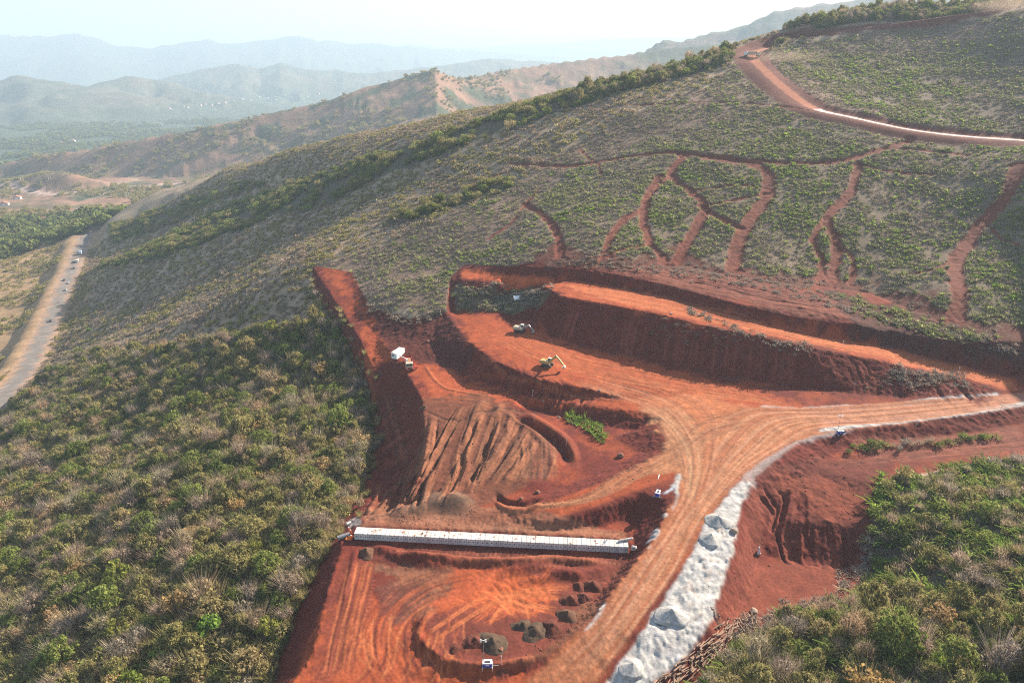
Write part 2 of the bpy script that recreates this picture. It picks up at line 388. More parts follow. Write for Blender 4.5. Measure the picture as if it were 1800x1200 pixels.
# ------------------------------------------------------------------ soil colours painted on the works (0.3 m raster)
RED = np.array([.128, .025, .016]); ORANGE = np.array([.32, .070, .025]); BROWN = np.array([.140, .048, .026]); MAROON = np.array([.088, .021, .016])
TAN = np.array([.33, .130, .058]); WHITE = np.array([.385, .365, .34]); PINK = np.array([.30, .13, .085]); GREYB = np.array([.15, .088, .055])
GC = np.empty(GH.shape + (3,))
nA = fbm(gx / 14, gy / 14, 4, 41); nB = fbm(gx / 3.5, gy / 3.5, 4, 45); nC = fbm(gx / 0.9, gy / 0.9, 2, 49)
GC[:] = RED
gsy, gsx = np.gradient(blur(GH, 4), GS)
SL = np.hypot(gsx, gsy)
def mixc(mask, col, amt=1.0):
    global GC
    m = np.clip(mask * amt, 0, 1)[..., None]
    GC[:] = GC * (1 - m) + np.asarray(col) * m
def area(pix, col, soft=2.0, wob=2.5, amt=1.0, world_pts=None):
    q = world_pts if world_pts is not None else PWL(pix)
    q = [p for p in q if p]
    xs = [p[0] for p in q]; ys = [p[1] for p in q]
    ix0 = max(0, int((min(xs) - 8 - GX0) / GS)); ix1 = min(GNX, int((max(xs) + 8 - GX0) / GS))
    iy0 = max(0, int((min(ys) - 8 - GY0) / GS)); iy1 = min(GNY, int((max(ys) + 8 - GY0) / GS))
    X, Y = gx[iy0:iy1, ix0:ix1], gy[iy0:iy1, ix0:ix1]
    w = wob * nB[iy0:iy1, ix0:ix1]
    m = inpoly(X + w, Y + w * .7, q).astype(float)
    m = blur(m, int(soft * 4))
    full = np.zeros(GH.shape); full[iy0:iy1, ix0:ix1] = m
    if col is not None: mixc(full, col, amt)
    return full
nearflat = smooth(0.30, 0.12, SL)
mixc(nearflat * smooth(-0.3, 0.6, nA), ORANGE, 0.5)
mixc(smooth(0.05, 0.6, nB), MAROON, 0.5)
# named areas
ORG = [[(800, 548), (880, 560), (1000, 605), (1180, 650), (1320, 680), (1420, 715), (1330, 735), (1180, 735), (1090, 694), (950, 668), (830, 610)],
       [(700, 640), (760, 640), (900, 692), (1120, 704), (1160, 735), (1060, 716), (900, 705), (830, 705), (760, 700), (730, 660)],
       [(975, 490), (1100, 507), (1300, 560), (1560, 610), (1780, 665), (1790, 685), (1560, 636), (1240, 572), (1060, 533), (985, 520)],
       [(830, 870), (880, 895), (960, 885), (1120, 825), (1190, 790), (1200, 830), (1100, 870), (960, 915), (815, 912)],
       [(560, 1080), (640, 1040), (720, 1100), (760, 1170), (900, 1185), (940, 1215), (500, 1215)],
       [(700, 1010), (880, 990), (1000, 1030), (960, 1070), (800, 1090), (700, 1060)],
       [(640, 900), (640, 560), (560, 470), (600, 476), (700, 630), (660, 640)]]
for a in ORG: area(a, ORANGE, 1.5, 3, 0.8)
area([(985, 500), (1100, 515), (1300, 568), (1560, 618), (1780, 672), (1790, 685), (1560, 630), (1240, 566), (1060, 526)], [0.390, 0.112, 0.043], 1, 1, 0.9)
area([(1120, 700), (1250, 690), (1330, 720), (1320, 745), (1250, 800), (1190, 790), (1150, 745)], [0.390, 0.136, 0.056], 2, 3, 0.8)
area([(1120, 715), (1200, 720), (1240, 770), (1200, 830), (1120, 840), (1170, 790), (1160, 750)], [0.328, 0.150, 0.073], 1.5, 3, 0.8)
# brown spoil tips
area([(740, 700), (850, 690), (920, 735), (960, 775), (930, 850), (870, 880), (820, 905), (640, 912), (690, 850), (745, 770)], BROWN, 1, 3, 0.95)
area([(660, 900), (760, 862), (830, 868), (825, 912), (760, 918), (650, 912)], GREYB, 1, 2, 0.8)
area([(640, 895), (1100, 935), (1105, 950), (640, 925)], [0.211, 0.088, 0.050], .6, 1, 0.8)
area([(600, 985), (800, 1000), (760, 1080), (700, 1090), (690, 1010)], [0.179, 0.082, 0.046], 1, 3, 0.75)
area([(860, 1040), (1100, 960), (1110, 1010), (1010, 1100), (900, 1160), (760, 1150), (750, 1090)], [0.156, 0.041, 0.026], 1, 3, 0.7)
area([(880, 1180), (960, 1158), (1030, 1100), (1060, 1060), (1040, 1040), (1000, 1080), (950, 1140)], [0.156, 0.078, 0.040], 1, 2, 0.5)
area([(650, 545), (720, 566), (790, 552), (830, 620), (820, 650), (760, 640), (700, 628), (665, 590)], [.085, .024, .018], 1.5, 2, .85)  # cut slope beside the ramp: its shade painted in as a darker soil colour
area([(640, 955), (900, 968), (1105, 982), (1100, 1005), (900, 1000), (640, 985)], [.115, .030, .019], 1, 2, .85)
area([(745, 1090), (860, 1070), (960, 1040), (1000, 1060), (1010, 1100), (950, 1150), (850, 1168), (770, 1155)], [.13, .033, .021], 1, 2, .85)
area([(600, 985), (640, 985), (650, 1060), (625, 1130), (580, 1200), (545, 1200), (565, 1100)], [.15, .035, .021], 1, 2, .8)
area([(660, 1020), (760, 1030), (740, 1080), (690, 1100)], [.12, .045, .03], 1, 3, .7)
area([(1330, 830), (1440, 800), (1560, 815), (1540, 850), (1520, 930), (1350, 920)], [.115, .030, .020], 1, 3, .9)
area([(1250, 1110), (1300, 960), (1320, 860), (1350, 860), (1340, 980), (1290, 1100)], [.16, .042, .026], 1, 2, .8)
# haul road, wheel-polished tan
HAULP = [(905, 1215), (960, 1165), (1030, 1100), (1095, 1015), (1150, 945), (1182, 880), (1200, 830), (1230, 770), (1300, 715), (1420, 718), (1560, 708), (1700, 700), (1800, 690), (1900, 680),
         (1900, 700), (1800, 714), (1600, 744), (1480, 757), (1390, 778), (1310, 832), (1250, 900), (1190, 1000), (1110, 1110), (1040, 1215)]
hm = area(HAULP, [.30, .105, .045] if 1 else [0.359, 0.136, 0.059], 1.5, 1.2, 0.9)
area([(1182, 830), (1240, 770), (1330, 745), (1420, 730), (1480, 745), (1380, 780), (1300, 835), (1230, 920)], TAN, 2, 3, 0.6)
area([(1420, 722), (1600, 708), (1900, 680), (1900, 700), (1600, 744), (1460, 757)], [0.328, 0.143, 0.099], 1.5, 1, 0.8)
# crushed white stone along the road
area([(1055, 1215), (1130, 1110), (1200, 1000), (1240, 918), (1280, 870), (1305, 845), (1318, 850), (1300, 890), (1290, 960), (1266, 1040), (1248, 1100), (1205, 1158), (1115, 1225)], WHITE, 0.6, 1.2, 1.0)
area([(1285, 862), (1330, 815), (1400, 774), (1480, 754), (1500, 757), (1400, 780), (1335, 830), (1305, 880)], WHITE, 1.2, 2.2, .5)
area([(1440, 752), (1520, 742), (1600, 735), (1700, 722), (1900, 690), (1900, 697), (1700, 730), (1600, 742), (1500, 752), (1440, 760)], WHITE, .4, .6, 0.95)
area([(1590, 706), (1640, 698), (1755, 690), (1755, 695), (1640, 706), (1590, 712)], WHITE, .3, .4, 0.95)
area([(1340, 712), (1400, 716), (1560, 708), (1600, 704), (1600, 709), (1560, 713), (1400, 720), (1340, 717)], [0.400, 0.304, 0.264], .3, 1.0, 0.7)
area([(1186, 835), (1196, 832), (1194, 870), (1180, 905), (1186, 870)], WHITE, .5, .8, 0.95)
for a, b in (((1150, 945), 12), ((1146, 965), 8), ((1052, 1085), 9), ((1040, 1100), 7), ((1180, 858), 7), ((1170, 905), 5), ((1100, 1030), 5), ((1056, 1070), 6), ((1135, 985), 5)):
    area([(a[0] - b, a[1] + b * .8), (a[0] - b * .3, a[1] - b), (a[0] + b * .8, a[1] - b), (a[0] + b * .4, a[1] + b * .5)], WHITE, .3, 1.5, .9)
area([(1166, 866), (1186, 853), (1189, 857), (1168, 870)], [0.360, 0.400, 0.440], .4, .6, .7)
area([(798, 500), (850, 510), (930, 504), (968, 514), (950, 540), (900, 552), (860, 545), (800, 545)], [.11, .080, .052], 1.2, 2, .9)
# scraped strip above the upper bench
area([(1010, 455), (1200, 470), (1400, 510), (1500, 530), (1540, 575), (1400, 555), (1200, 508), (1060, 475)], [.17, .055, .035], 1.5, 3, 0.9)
area([(1440, 505), (1640, 545), (1800, 585), (1900, 600), (1900, 660), (1700, 632), (1500, 590)], [.070, .026, .019], 1.5, 3, 0.95)  # right corner: very dark red painted to stand in for the shaded slope
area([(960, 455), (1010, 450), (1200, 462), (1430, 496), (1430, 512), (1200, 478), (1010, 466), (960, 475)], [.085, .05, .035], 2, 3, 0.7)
area([(1370, 820), (1500, 850), (1520, 910), (1360, 905)], [0.187, 0.048, 0.026], 2, 3, 0.9)
area([(1290, 1060), (1340, 985), (1500, 985), (1530, 1000), (1500, 1040), (1380, 1080), (1290, 1115), (1250, 1115)], [.17, .045, .026], 2, 3, .9) if 1 else area([(1290, 1060), (1340, 990), (1500, 990)], [0.265, 0.082, 0.043], 2, 3, 0.8)
area([(1500, 770), (1700, 762), (1800, 745), (1800, 790), (1700, 800), (1540, 815)], [0.203, 0.068, 0.043], 2, 3, .8)
area([(612, 912), (632, 908), (636, 922), (614, 927)], [.33, .30, .27], .5, .5, .7)
area([(812, 474), (880, 480), (965, 487), (992, 500), (975, 512), (952, 502), (880, 498), (812, 489)], [.40, .09, .032], .8, 1, .95)
# machine marks: strokes that change both the colour and the relief
def stroke(line, width, col=None, amt=.6, dz=0.0, soft=1.0, jit=0.0, world=False):
    global GH
    p = catmull([q[:2] for q in (line if world else [r for r in PWL(line) if r])], 8)
    seg = np.hypot(*(p[1:] - p[:-1]).T); L = seg.sum()
    if L < 1: return
    s = np.concatenate([[0], np.cumsum(seg)]); k = int(L / 0.15) + 2
    t = np.linspace(0, L, k)
    X, Y = np.interp(t, s, p[:, 0]), np.interp(t, s, p[:, 1])
    if jit:
        ph = random.uniform(0, 100)
        o = jit * noise(t / 9 + ph, t * 0 + ph)
        dx, dy = np.gradient(X), np.gradient(Y); l = np.hypot(dx, dy) + 1e-9
        X, Y = X - dy / l * o, Y + dx / l * o
    rad = int(math.ceil(width * (0.5 + soft * .5) / GS)) + 1
    fade = np.minimum(1, np.minimum(t, L - t) / max(1.0, L * .12))
    ixs = np.round((X - GX0) / GS).astype(int); iys = np.round((Y - GY0) / GS).astype(int)
    x0, x1, y0, y1 = ixs.min() - rad, ixs.max() + rad + 1, iys.min() - rad, iys.max() + rad + 1
    x0, y0, x1, y1 = max(0, x0), max(0, y0), min(GNX, x1), min(GNY, y1)
    if x1 <= x0 or y1 <= y0: return
    m = np.zeros((y1 - y0, x1 - x0))
    for ox in range(-rad, rad + 1):
        for oy in range(-rad, rad + 1):
            jx, jy = ixs + ox, iys + oy
            ok = (jx >= x0) & (jx < x1) & (jy >= y0) & (jy < y1)
            d = np.hypot(GX0 + jx * GS - X, GY0 + jy * GS - Y)
            wv = np.clip(1 - (d - width * .5 * (1 - soft * .5)) / (width * .5 * soft + 1e-3), 0, 1) * fade
            np.maximum.at(m, (jy[ok] - y0, jx[ok] - x0), wv[ok])
    if col is not None:
        mm = (m * amt)[..., None]
        GC[y0:y1, x0:x1] = GC[y0:y1, x0:x1] * (1 - mm) + np.asarray(col) * mm
    if dz: GH[y0:y1, x0:x1] += dz * m
def fan(lines, n, width, cols, spread, amt=(.3, .8), dz=(-.08, .08), jit=.6):
    """many near-parallel wheel marks between the first and the last guide line"""
    A_, B_ = [np.array([q[:2] for q in PWL(l)]) for l in lines]
    for _ in range(n):
        f = random.random() if spread is None else random.gauss(.5, spread)
        g = f + random.uniform(-.12, .12)
        w = np.linspace(f, g, len(A_))[:, None]
        q = A_ * (1 - w) + B_ * w
        a, b = sorted(random.sample(range(len(q) * 4), 2))
        stroke([tuple(r) for r in q], random.uniform(.6, 1.5) * width, random.choice(cols), random.uniform(*amt), random.uniform(*dz), 1, jit, True)
def comb(line, half, step, col, amt, dz=.05, w=.5):
    step *= 1.5; amt = .95; half *= 1.15
    """cleat marks across a crawler lane"""
    p = catmull([q[:2] for q in PWL(line)], 8)
    seg = np.hypot(*(p[1:] - p[:-1]).T); s = np.concatenate([[0], np.cumsum(seg)])
    for t in np.arange(0, s[-1], step):
        x, y = np.interp(t, s, p[:, 0]), np.interp(t, s, p[:, 1])
        x2, y2 = np.interp(t + .5, s, p[:, 0]), np.interp(t + .5, s, p[:, 1])
        l = math.hypot(x2 - x, y2 - y) + 1e-6
        nx, ny = -(y2 - y) / l * half, (x2 - x) / l * half
        stroke([(x - nx, y - ny), (x, y), (x + nx, y + ny)], w, col, amt, dz, 1, 0, True)
ORS = [ORANGE, [0.406, 0.129, 0.046], [0.281, 0.068, 0.030]]; DKS = [MAROON, RED, [0.109, 0.031, 0.020]]; TNS = [TAN, [0.429, 0.204, 0.112], [0.281, 0.102, 0.053], [0.312, 0.109, 0.050]]
# haul road lanes
fan([[(915, 1212), (1040, 1100), (1100, 1015), (1155, 945), (1190, 880), (1215, 800), (1290, 722), (1450, 716), (1800, 691)],
     [(1035, 1212), (1110, 1108), (1185, 1000), (1235, 905), (1300, 830), (1370, 785), (1440, 752), (1600, 738), (1800, 711)]], 64, .6, TNS + [[.20, .07, .035], [.42, .22, .13]], None, (.3, .75), (-.08, .06), .5)
fan([[(1190, 900), (1205, 830), (1180, 760), (1120, 710), (1000, 672)], [(1230, 900), (1262, 800), (1260, 720), (1180, 680), (1060, 650)]], 34, .5, TNS + [[.18, .07, .04]], None, (.3, .7), (-.06, .05), .8)
fan([[(900, 905), (1040, 880), (1130, 840), (1200, 800), (1260, 770), (1330, 745)], [(850, 885), (1000, 880), (1100, 825), (1190, 780), (1240, 735), (1330, 722)]], 26, .6, [[0.328, 0.156, 0.079], BROWN, TAN, [0.234, 0.088, 0.046]], None, (.25, .6), (-.06, .06), .8)
fan([[(1160, 725), (1215, 760), (1235, 820), (1215, 900)], [(1140, 722), (1170, 770), (1190, 810), (1205, 860)]], 16, .5, [[0.359, 0.190, 0.099], [0.195, 0.095, 0.053]], None, (.3, .6), (-.06, .06), .8)
# benches
fan([[(830, 590), (950, 640), (1100, 680), (1300, 705), (1400, 720)], [(900, 570), (1000, 615), (1150, 650), (1300, 685), (1400, 716)]], 34, .6, ORS + [[0.429, 0.156, 0.066]], None, (.2, .5), (-.05, .05), 1.2)
fan([[(985, 515), (1150, 545), (1400, 600), (1560, 630), (1780, 682)], [(985, 498), (1150, 518), (1400, 585), (1560, 612), (1790, 668)]], 26, .5, ORS + [[0.452, 0.170, 0.073]], None, (.2, .5), (-.05, .05), .7)
fan([[(1010, 462), (1150, 490), (1350, 540), (1500, 562)], [(1020, 456), (1180, 470), (1380, 510), (1520, 530)]], 26, .6, [[.22, .075, .045], [.10, .035, .025], [.17, .055, .038]], None, (.2, .5), (-.25, .25), 3)
for i in range(16):   # turning circles on the middle bench
    a = random.uniform(20, 60); b = a * .42; c0 = (800 + random.uniform(-25, 60), 685 + random.uniform(-6, 8))
    s0 = random.uniform(0, 6.3)
    stroke([(c0[0] + a * math.cos(s0 + k * .5), c0[1] + b * math.sin(s0 + k * .5)) for k in range(random.randint(5, 9))], .5, random.choice(ORS), .5, random.uniform(-.08, .06), 1, .4)
for _ in range(26):
    u0 = random.uniform(1500, 1780); v0 = 815 - (u0 - 1500) * .10 + random.uniform(-14, 6)
    stroke([(u0 - 60, v0 + 4), (u0, v0), (u0 + 70, v0 - 9)], random.uniform(.4, .8), random.choice([[.22, .07, .04], [.10, .03, .02]]), .5, random.uniform(-.15, .1), 1, .6)
# ridges and furrows pushed down the brown spoil tip
FUR = [([(850, 700), (822, 770), (800, 850), (780, 895)], 4.0, 1.3), ([(880, 705), (862, 770), (840, 830), (822, 870)], 3.0, 1.0), ([(812, 715), (770, 790), (735, 850), (700, 895)], 3.0, 1.1),
       ([(795, 745), (765, 805), (742, 860), (730, 900)], 2.2, -1.2), ([(838, 730), (815, 790), (795, 850), (770, 890)], 2.2, -1.5), ([(870, 730), (850, 790), (828, 850)], 2.4, -1.6),
       ([(905, 730), (885, 775), (850, 830)], 2.2, .8), ([(760, 730), (752, 790), (725, 850), (705, 900)], 3.0, .9), ([(925, 755), (900, 800), (862, 850)], 2.0, .8), ([(915, 745), (890, 790), (858, 835)], 1.6, -.8),
       ([(940, 775), (915, 815), (880, 850)], 1.8, .7), ([(735, 810), (715, 860), (690, 905)], 2.4, .9), ([(715, 830), (700, 870), (672, 905)], 2.0, -.8), ([(700, 850), (682, 880), (655, 905)], 2.4, .8),
       ([(760, 820), (748, 860), (742, 900)], 1.6, .6), ([(678, 690), (690, 735), (704, 780), (712, 830)], 1.5, 1.0), ([(667, 850), (660, 880), (645, 905)], 2, .8)]
for l, w, dz in FUR:
    stroke(l, w * random.uniform(.7, 1.1), [.21, .080, .040] if dz > 0 else [.075, .032, .022], .55, dz * random.uniform(.8, 1.2), 1.2, 1.5)
for _ in range(60):
    l, w, dz = random.choice(FUR[:16])
    ox = random.uniform(-16, 16)
    a = random.uniform(0, .5)
    stroke([(l[0][0] * (1 - a) + l[-1][0] * a + ox, l[0][1] * (1 - a) + l[-1][1] * a), (l[1][0] + ox, l[1][1]), (l[-1][0] + ox * .8, l[-1][1] - 4)], random.uniform(.5, 1.1), random.choice([[0.226, 0.095, 0.050], [0.109, 0.051, 0.033], [0.257, 0.102, 0.046]]), .5, random.uniform(-.15, .15), 1, .5)
for l, w, dz in (([(700, 905), (760, 886), (822, 888)], 6.5, 1.4), ([(720, 898), (770, 878), (815, 878)], 3, .6)): stroke(l, w, [.105, .060, .040], .85, dz, 1.0, .4)
for _ in range(46):
    x = random.uniform(905, 975); stroke([(x, 765 + random.uniform(-12, 12)), (x + 4, 800), (x + random.uniform(-14, 6), 846)], random.uniform(.5, .9), random.choice([[.24, .10, .05], [.09, .04, .028]]), .4, random.uniform(-.16, .16), 1, .6)
for _ in range(90):
    l, w, dz = random.choice(FUR[:16]); ox = random.uniform(-12, 12)
    stroke([(q[0] + ox + random.uniform(-2, 2), q[1] + random.uniform(-4, 4)) for q in l], random.uniform(.35, .6), random.choice([[.07, .03, .02], [.24, .09, .045]]), .6, random.uniform(-.45, .1), .8, .5)
stroke([(905, 728), (950, 755), (985, 785), (1000, 812)], 3.0, [0.117, 0.031, 0.020], .6, -1.7, 1.2, .3)      # cut trench
stroke([(922, 724), (965, 750), (1003, 782), (1012, 820)], 2.6, [0.281, 0.075, 0.033], .5, .8, 1.2, .3)
stroke([(880, 720), (925, 750), (960, 785), (972, 820)], 2.2, [0.203, 0.082, 0.043], .4, .5, 1.2, .3)
stroke([(742, 722), (800, 738), (850, 722), (920, 724), (1000, 722)], 1.2, [0.117, 0.054, 0.033], .5, -.35, 1, .4)
stroke([(872, 868), (885, 880), (920, 886), (948, 876)], 2.0, [0.094, 0.027, 0.020], .7, -1.2, 1, .2)
stroke([(870, 880), (888, 893), (925, 896), (955, 884)], 1.4, [0.328, 0.095, 0.040], .5, .5, 1, .2)
for a in [[(840, 625), (900, 665), (1000, 695), (1100, 705)], [(745, 640), (780, 680), (860, 697)]]: stroke(a, 1.0, [0.390, 0.129, 0.053], .5, .3, 1, .5)
# banks of spoil on the bottom floor
for l, w, dz, c in [([(690, 985), (740, 978), (800, 985), (880, 990), (960, 985), (1080, 992)], 2.4, 1.1, [0.265, 0.075, 0.036]), ([(700, 975), (780, 976), (900, 982), (1050, 985)], 1.6, .3, [0.234, 0.068, 0.033]),
                    ([(880, 1005), (940, 998), (1010, 1008), (1070, 1000)], 3, .9, RED), ([(930, 1020), (980, 1012), (1030, 1018)], 2.5, .8, RED), ([(660, 962), (700, 975), (760, 990), (800, 984)], 3, .9, RED),
                    ([(625, 965), (618, 1000), (600, 1050)], 1.5, .4, RED), ([(756, 1080), (738, 1100), (742, 1130), (775, 1158)], 1.6, .5, RED), ([(775, 1158), (850, 1172), (940, 1155)], 1.4, .5, [0.265, 0.075, 0.036])]:
    stroke(l, w, c, .6, dz, 1.3, .6)
fan([[(640, 918), (760, 925), (900, 933), (1100, 943)], [(640, 910), (760, 915), (900, 925), (1100, 932)]], 6, .5, [[0.265, 0.116, 0.066]], None, (.3, .5), (-.04, .04), .2)
for ln in ([(660, 917), (800, 923), (950, 933), (1095, 940)], [(660, 911), (800, 916), (950, 926), (1095, 933)], [(700, 968), (850, 975), (1000, 984), (1090, 990)], [(720, 962), (850, 968), (1000, 977), (1085, 983)]):
    comb(ln, .55, .75, [0.281, 0.116, 0.063], .75, .10); 
for ln in ([(575, 1195), (610, 1120), (632, 1060), (640, 1010)], [(590, 1200), (622, 1130), (645, 1070), (655, 1020)], [(560, 1198), (592, 1120), (612, 1050), (620, 990)], [(850, 1010), (900, 1012), (960, 995), (1040, 985)], [(860, 1020), (830, 1010), (800, 985)]):
    comb(ln, .6, .8, [0.312, 0.088, 0.040], .6, .10)
for _ in range(90):    # orange arcs of wheel ruts fanning over the bottom floor
    cxp, cyp = 905 + random.gauss(0, 35), 1042 + random.gauss(0, 14)
    th = random.uniform(0, 6.283); L = random.uniform(50, 150); cu = random.uniform(-.5, .5)
    pts = []
    x, y, aa = cxp - math.cos(th) * L * .5, cyp - math.sin(th) * L * .25, th
    for k in range(6):
        pts.append((x, y)); x += math.cos(aa) * L / 5; y += math.sin(aa) * L / 5 * .5; aa += cu * .4
    if min(p[1] for p in pts) < 992 or max(p[0] for p in pts) > 1000: continue
    c = [.37, .082, .027]; a = random.uniform(.35, .9)
    stroke(pts, .42, c, a, -.05); stroke([(p[0] + 4, p[1] + 3.5) for p in pts], .42, c, a, -.05)
for tx, ty in ((1000, 1030), (990, 1050), (980, 1068), (940, 1080), (905, 1080), (860, 1095), (760, 1125), (752, 1110), (985, 1036), (960, 1072), (930, 1084)):
    sx, sy = 880 + random.uniform(-30, 30), 1045 + random.uniform(-8, 8)
    mid = ((sx + tx) / 2 + random.uniform(-8, 8), (sy + ty) / 2 + random.uniform(-6, 6))
    for o in (0, 4.5): stroke([(sx, sy + o), (mid[0], mid[1] + o), (tx, ty + o)], .42, [0.406, 0.116, 0.040], .95, -.06)
for _ in range(95):    # sweeps turning round the bottom-left floor
    r0 = random.uniform(40, 190); a0 = random.uniform(2.2, 3.6); c0 = (840 + random.gauss(0, 10), 1130 + random.gauss(0, 8))
    pts = [(c0[0] + r0 * math.cos(a0 + k * .22), c0[1] - r0 * .72 * math.sin(a0 + k * .22)) for k in range(-3, 3)]
    pts = [p for p in pts if p[1] > 985 and p[1] < 1205 and p[0] > 570]
    if len(pts) > 2 and r0 > 110: stroke(pts, random.uniform(.35, .7), random.choice(ORS + DKS), random.uniform(.4, .8), random.uniform(-.08, .06), 1, .3)
for _ in range(60):
    x = random.uniform(620, 820); y = random.uniform(1070, 1150)
    stroke([(x, y), (x - 6 + random.uniform(-8, 8), y + 30), (x - 2 + random.uniform(-30, 30), y + 62)], .45, random.choice(ORS + DKS[:1]), .6, random.uniform(-.06, .04), 1, .3)
for _ in range(40):
    x = random.uniform(590, 640); stroke([(x + 20, 985), (x + 5, 1050), (x - 10, 1110), (x - 25, 1190)], .5, random.choice(ORS + DKS), .5, random.uniform(-.08, .06), 1, .5)
# runnels and scraped marks on the cut faces
for _ in range(620):
    ln, rng_ = random.choice([((985, 520), (1400, 606)), ((1400, 606), (1740, 675)), ((830, 610), (1060, 690)), ((1360, 905), (1500, 925)), ((1330, 850), (1420, 860)), ((715, 680), (745, 850)), ((645, 680), (655, 860))]), None
    f = random.random(); a = PW(ln[0][0] + f * (ln[1][0] - ln[0][0]), ln[0][1] + f * (ln[1][1] - ln[0][1]) + random.uniform(2, 25))
    x, y = a[0], a[1]; pts = [(x, y)]
    for k in range(5):
        i, j = int((y - GY0) / GS), int((x - GX0) / GS)
        if not (2 < i < GNY - 3 and 2 < j < GNX - 3): break
        g = (gsx[i, j], gsy[i, j]); l = math.hypot(*g) + 1e-6
        x -= g[0] / l * 2.2; y -= g[1] / l * 2.2; pts.append((x, y))
    if len(pts) > 3: stroke(pts, random.uniform(.4, 1.3), random.choice([MAROON, RED, [0.226, 0.058, 0.033]]), random.uniform(.25, .6), random.uniform(-.35, .2), 1, .2, True)
# dumped heaps of crushed stone in rows beside the road, pushed about by a loader
WH = [(1262, 915, 4.0, 1.9), (1250, 945, 3.4, 1.6), (1268, 935, 3.0, 1.4), (1222, 1000, 3.2, 1.4), (1235, 985, 2.6, 1.5), (1206, 1040, 3.6, 1.9), (1222, 1062, 3.2, 1.6), (1196, 1068, 3.4, 1.7), (1180, 1080, 3.8, 2.0), (1205, 1092, 2.4, 1.2),
      (1222, 1085, 2.2, 1.3), (1160, 1120, 3.2, 1.6), (1145, 1135, 3.0, 1.4), (1128, 1150, 3.0, 1.3), (1112, 1172, 3.2, 1.4), (1096, 1190, 3.0, 1.4), (1075, 1205, 3.0, 1.4), (1185, 1120, 3.4, 1.0), (1245, 1000, 2.0, .9), (1240, 1030, 2.2, 1.0)]
def heap_h(x, y, cx, cy, r, h, seed):
    a = np.arctan2(y - cy, x - cx)
    rr = r * (1 + .18 * np.sin(a * 2 + seed) + .12 * np.sin(a * 3 + seed * 2.3) + .05 * np.sin(a * 7 + seed))
    q = np.clip(1 - np.hypot(x - cx, y - cy) / rr, 0, 1)
    return h * np.minimum(q ** 1.05, .86 + .14 * q)
for k, (u, v, r, h) in enumerate(WH):
    c = PW(u, v)
    m = (abs(gx - c[0]) < r * 1.5) & (abs(gy - c[1]) < r * 1.5)
    GH[m] += .20 * heap_h(gx[m], gy[m], c[0], c[1], r * 1.25, h, k * 1.7 + 2)
for _ in range(110):
    u = random.choice(WH); x, y = u[0] + random.uniform(-14, 14), u[1] + random.uniform(-14, 14)
    stroke([(x, y), (x + 6, y + random.uniform(-14, 14)), (x + 12, y + random.uniform(-6, 10))], .6, random.choice([[0.400, 0.376, 0.344], [0.576, 0.528, 0.464], [0.312, 0.224, 0.178]]), .45, random.uniform(-.25, .25), 1, .3)
# fine relief: rough on the loose slopes, gentle on the driven benches
rough = np.clip(smooth(.10, .40, SL) + area([(1300, 850), (1440, 790), (1560, 815), (1540, 850), (1520, 930), (1350, 920)], None, 2, 2) * .35 + area([(650, 545), (720, 566), (790, 552), (830, 620), (760, 640), (700, 628)], None, 2, 2) * .6 + area([(640, 958), (1100, 985), (1100, 1010), (640, 985)], None, 2, 2) * .5, 0, 1.2)
brn = np.clip(1 - np.abs(GC[..., 0] - .22) * 8, 0, 1)
white_m = blur(((GC.min(axis=2) > .24) * 1.0), 3)
GH += white_m * GM * ((.5 - np.abs(fbm(gx / 4.5, gy / 4.5, 4, 64, .55))) * .5 + (.3 - np.abs(fbm(gx / 2.6, gy / 2.6, 2, 65))) * .07)
brown_m = blur(np.clip(1 - np.abs(GC[..., 1] / GC[..., 0] - .38) * 9, 0, 1) * (GC[..., 0] < .24), 4)
GH += GM * (nB * .10 + nC * .05) * (.45 + 1.8 * rough + 1.3 * brown_m)
GH += GM * rough * (np.abs(fbm(gx / 3.0, gy / 3.0, 4, 61, .6)) * .35 - np.abs(fbm(gx / .9, gy / .9, 2, 63)) * .22)
GC *= np.clip(1 + .16 * nC[..., None] + .12 * nB[..., None], .6, 1.4)
GC *= np.clip(1 + .10 * fbm(gx / .45, gy / .45, 1, 77)[..., None], .7, 1.3)
#--------------------------------------------------------------------
# ------------------------------------------------------------------ zones of the hillside (photo outline -> ground outline, once)
def zone(pts):
    q = [raycast(u, v, rbf, 60, 1300) for u, v in pts]
    return [p[:2] for p in q if p]
Z_CLEAR = zone([(548, 470), (700, 420), (900, 330), (1000, 262), (1100, 205), (1250, 150), (1300, 105), (1400, 80), (1600, 45), (1950, 20), (1950, 600), (1690, 600), (1500, 505), (1300, 490), (1000, 460), (820, 478), (790, 560), (640, 560)])
Z_CLEAR_G = [zone([(800, 455), (900, 400), (1000, 300), (1150, 240), (1350, 190), (1420, 205), (1560, 240), (1780, 270), (1760, 420), (1700, 600), (1450, 500), (1000, 450)]),
             zone([(640, 530), (800, 470), (990, 450), (700, 520)]), zone([(1400, 90), (1800, 60), (1950, 150), (1950, 250), (1600, 220), (1500, 180), (1380, 110)]),
             zone([(1700, 440), (1790, 280), (1950, 300), (1950, 600), (1700, 580)])]
Z_GULLY = [zone([(170, 465), (260, 430), (420, 345), (560, 300), (700, 262), (830, 218), (1000, 165), (1160, 122), (1290, 92), (1300, 108), (1180, 140), (1010, 190), (850, 250), (700, 300), (540, 365), (400, 405), (250, 462)]),
           zone([(190, 400), (330, 345), (470, 320), (450, 332), (320, 380), (200, 425)]), zone([(640, 400), (760, 345), (900, 315), (900, 330), (740, 385)]),
           zone([(1300, 78), (1420, 40), (1560, 2), (1700, -20), (1700, 0), (1560, 28), (1420, 60), (1330, 88)])]
Z_FOREST = zone([(-300, 1500), (-300, 760), (20, 690), (100, 640), (240, 625), (420, 590), (560, 560), (600, 590), (640, 700), (660, 830), (590, 940), (470, 1220), (400, 1500)])
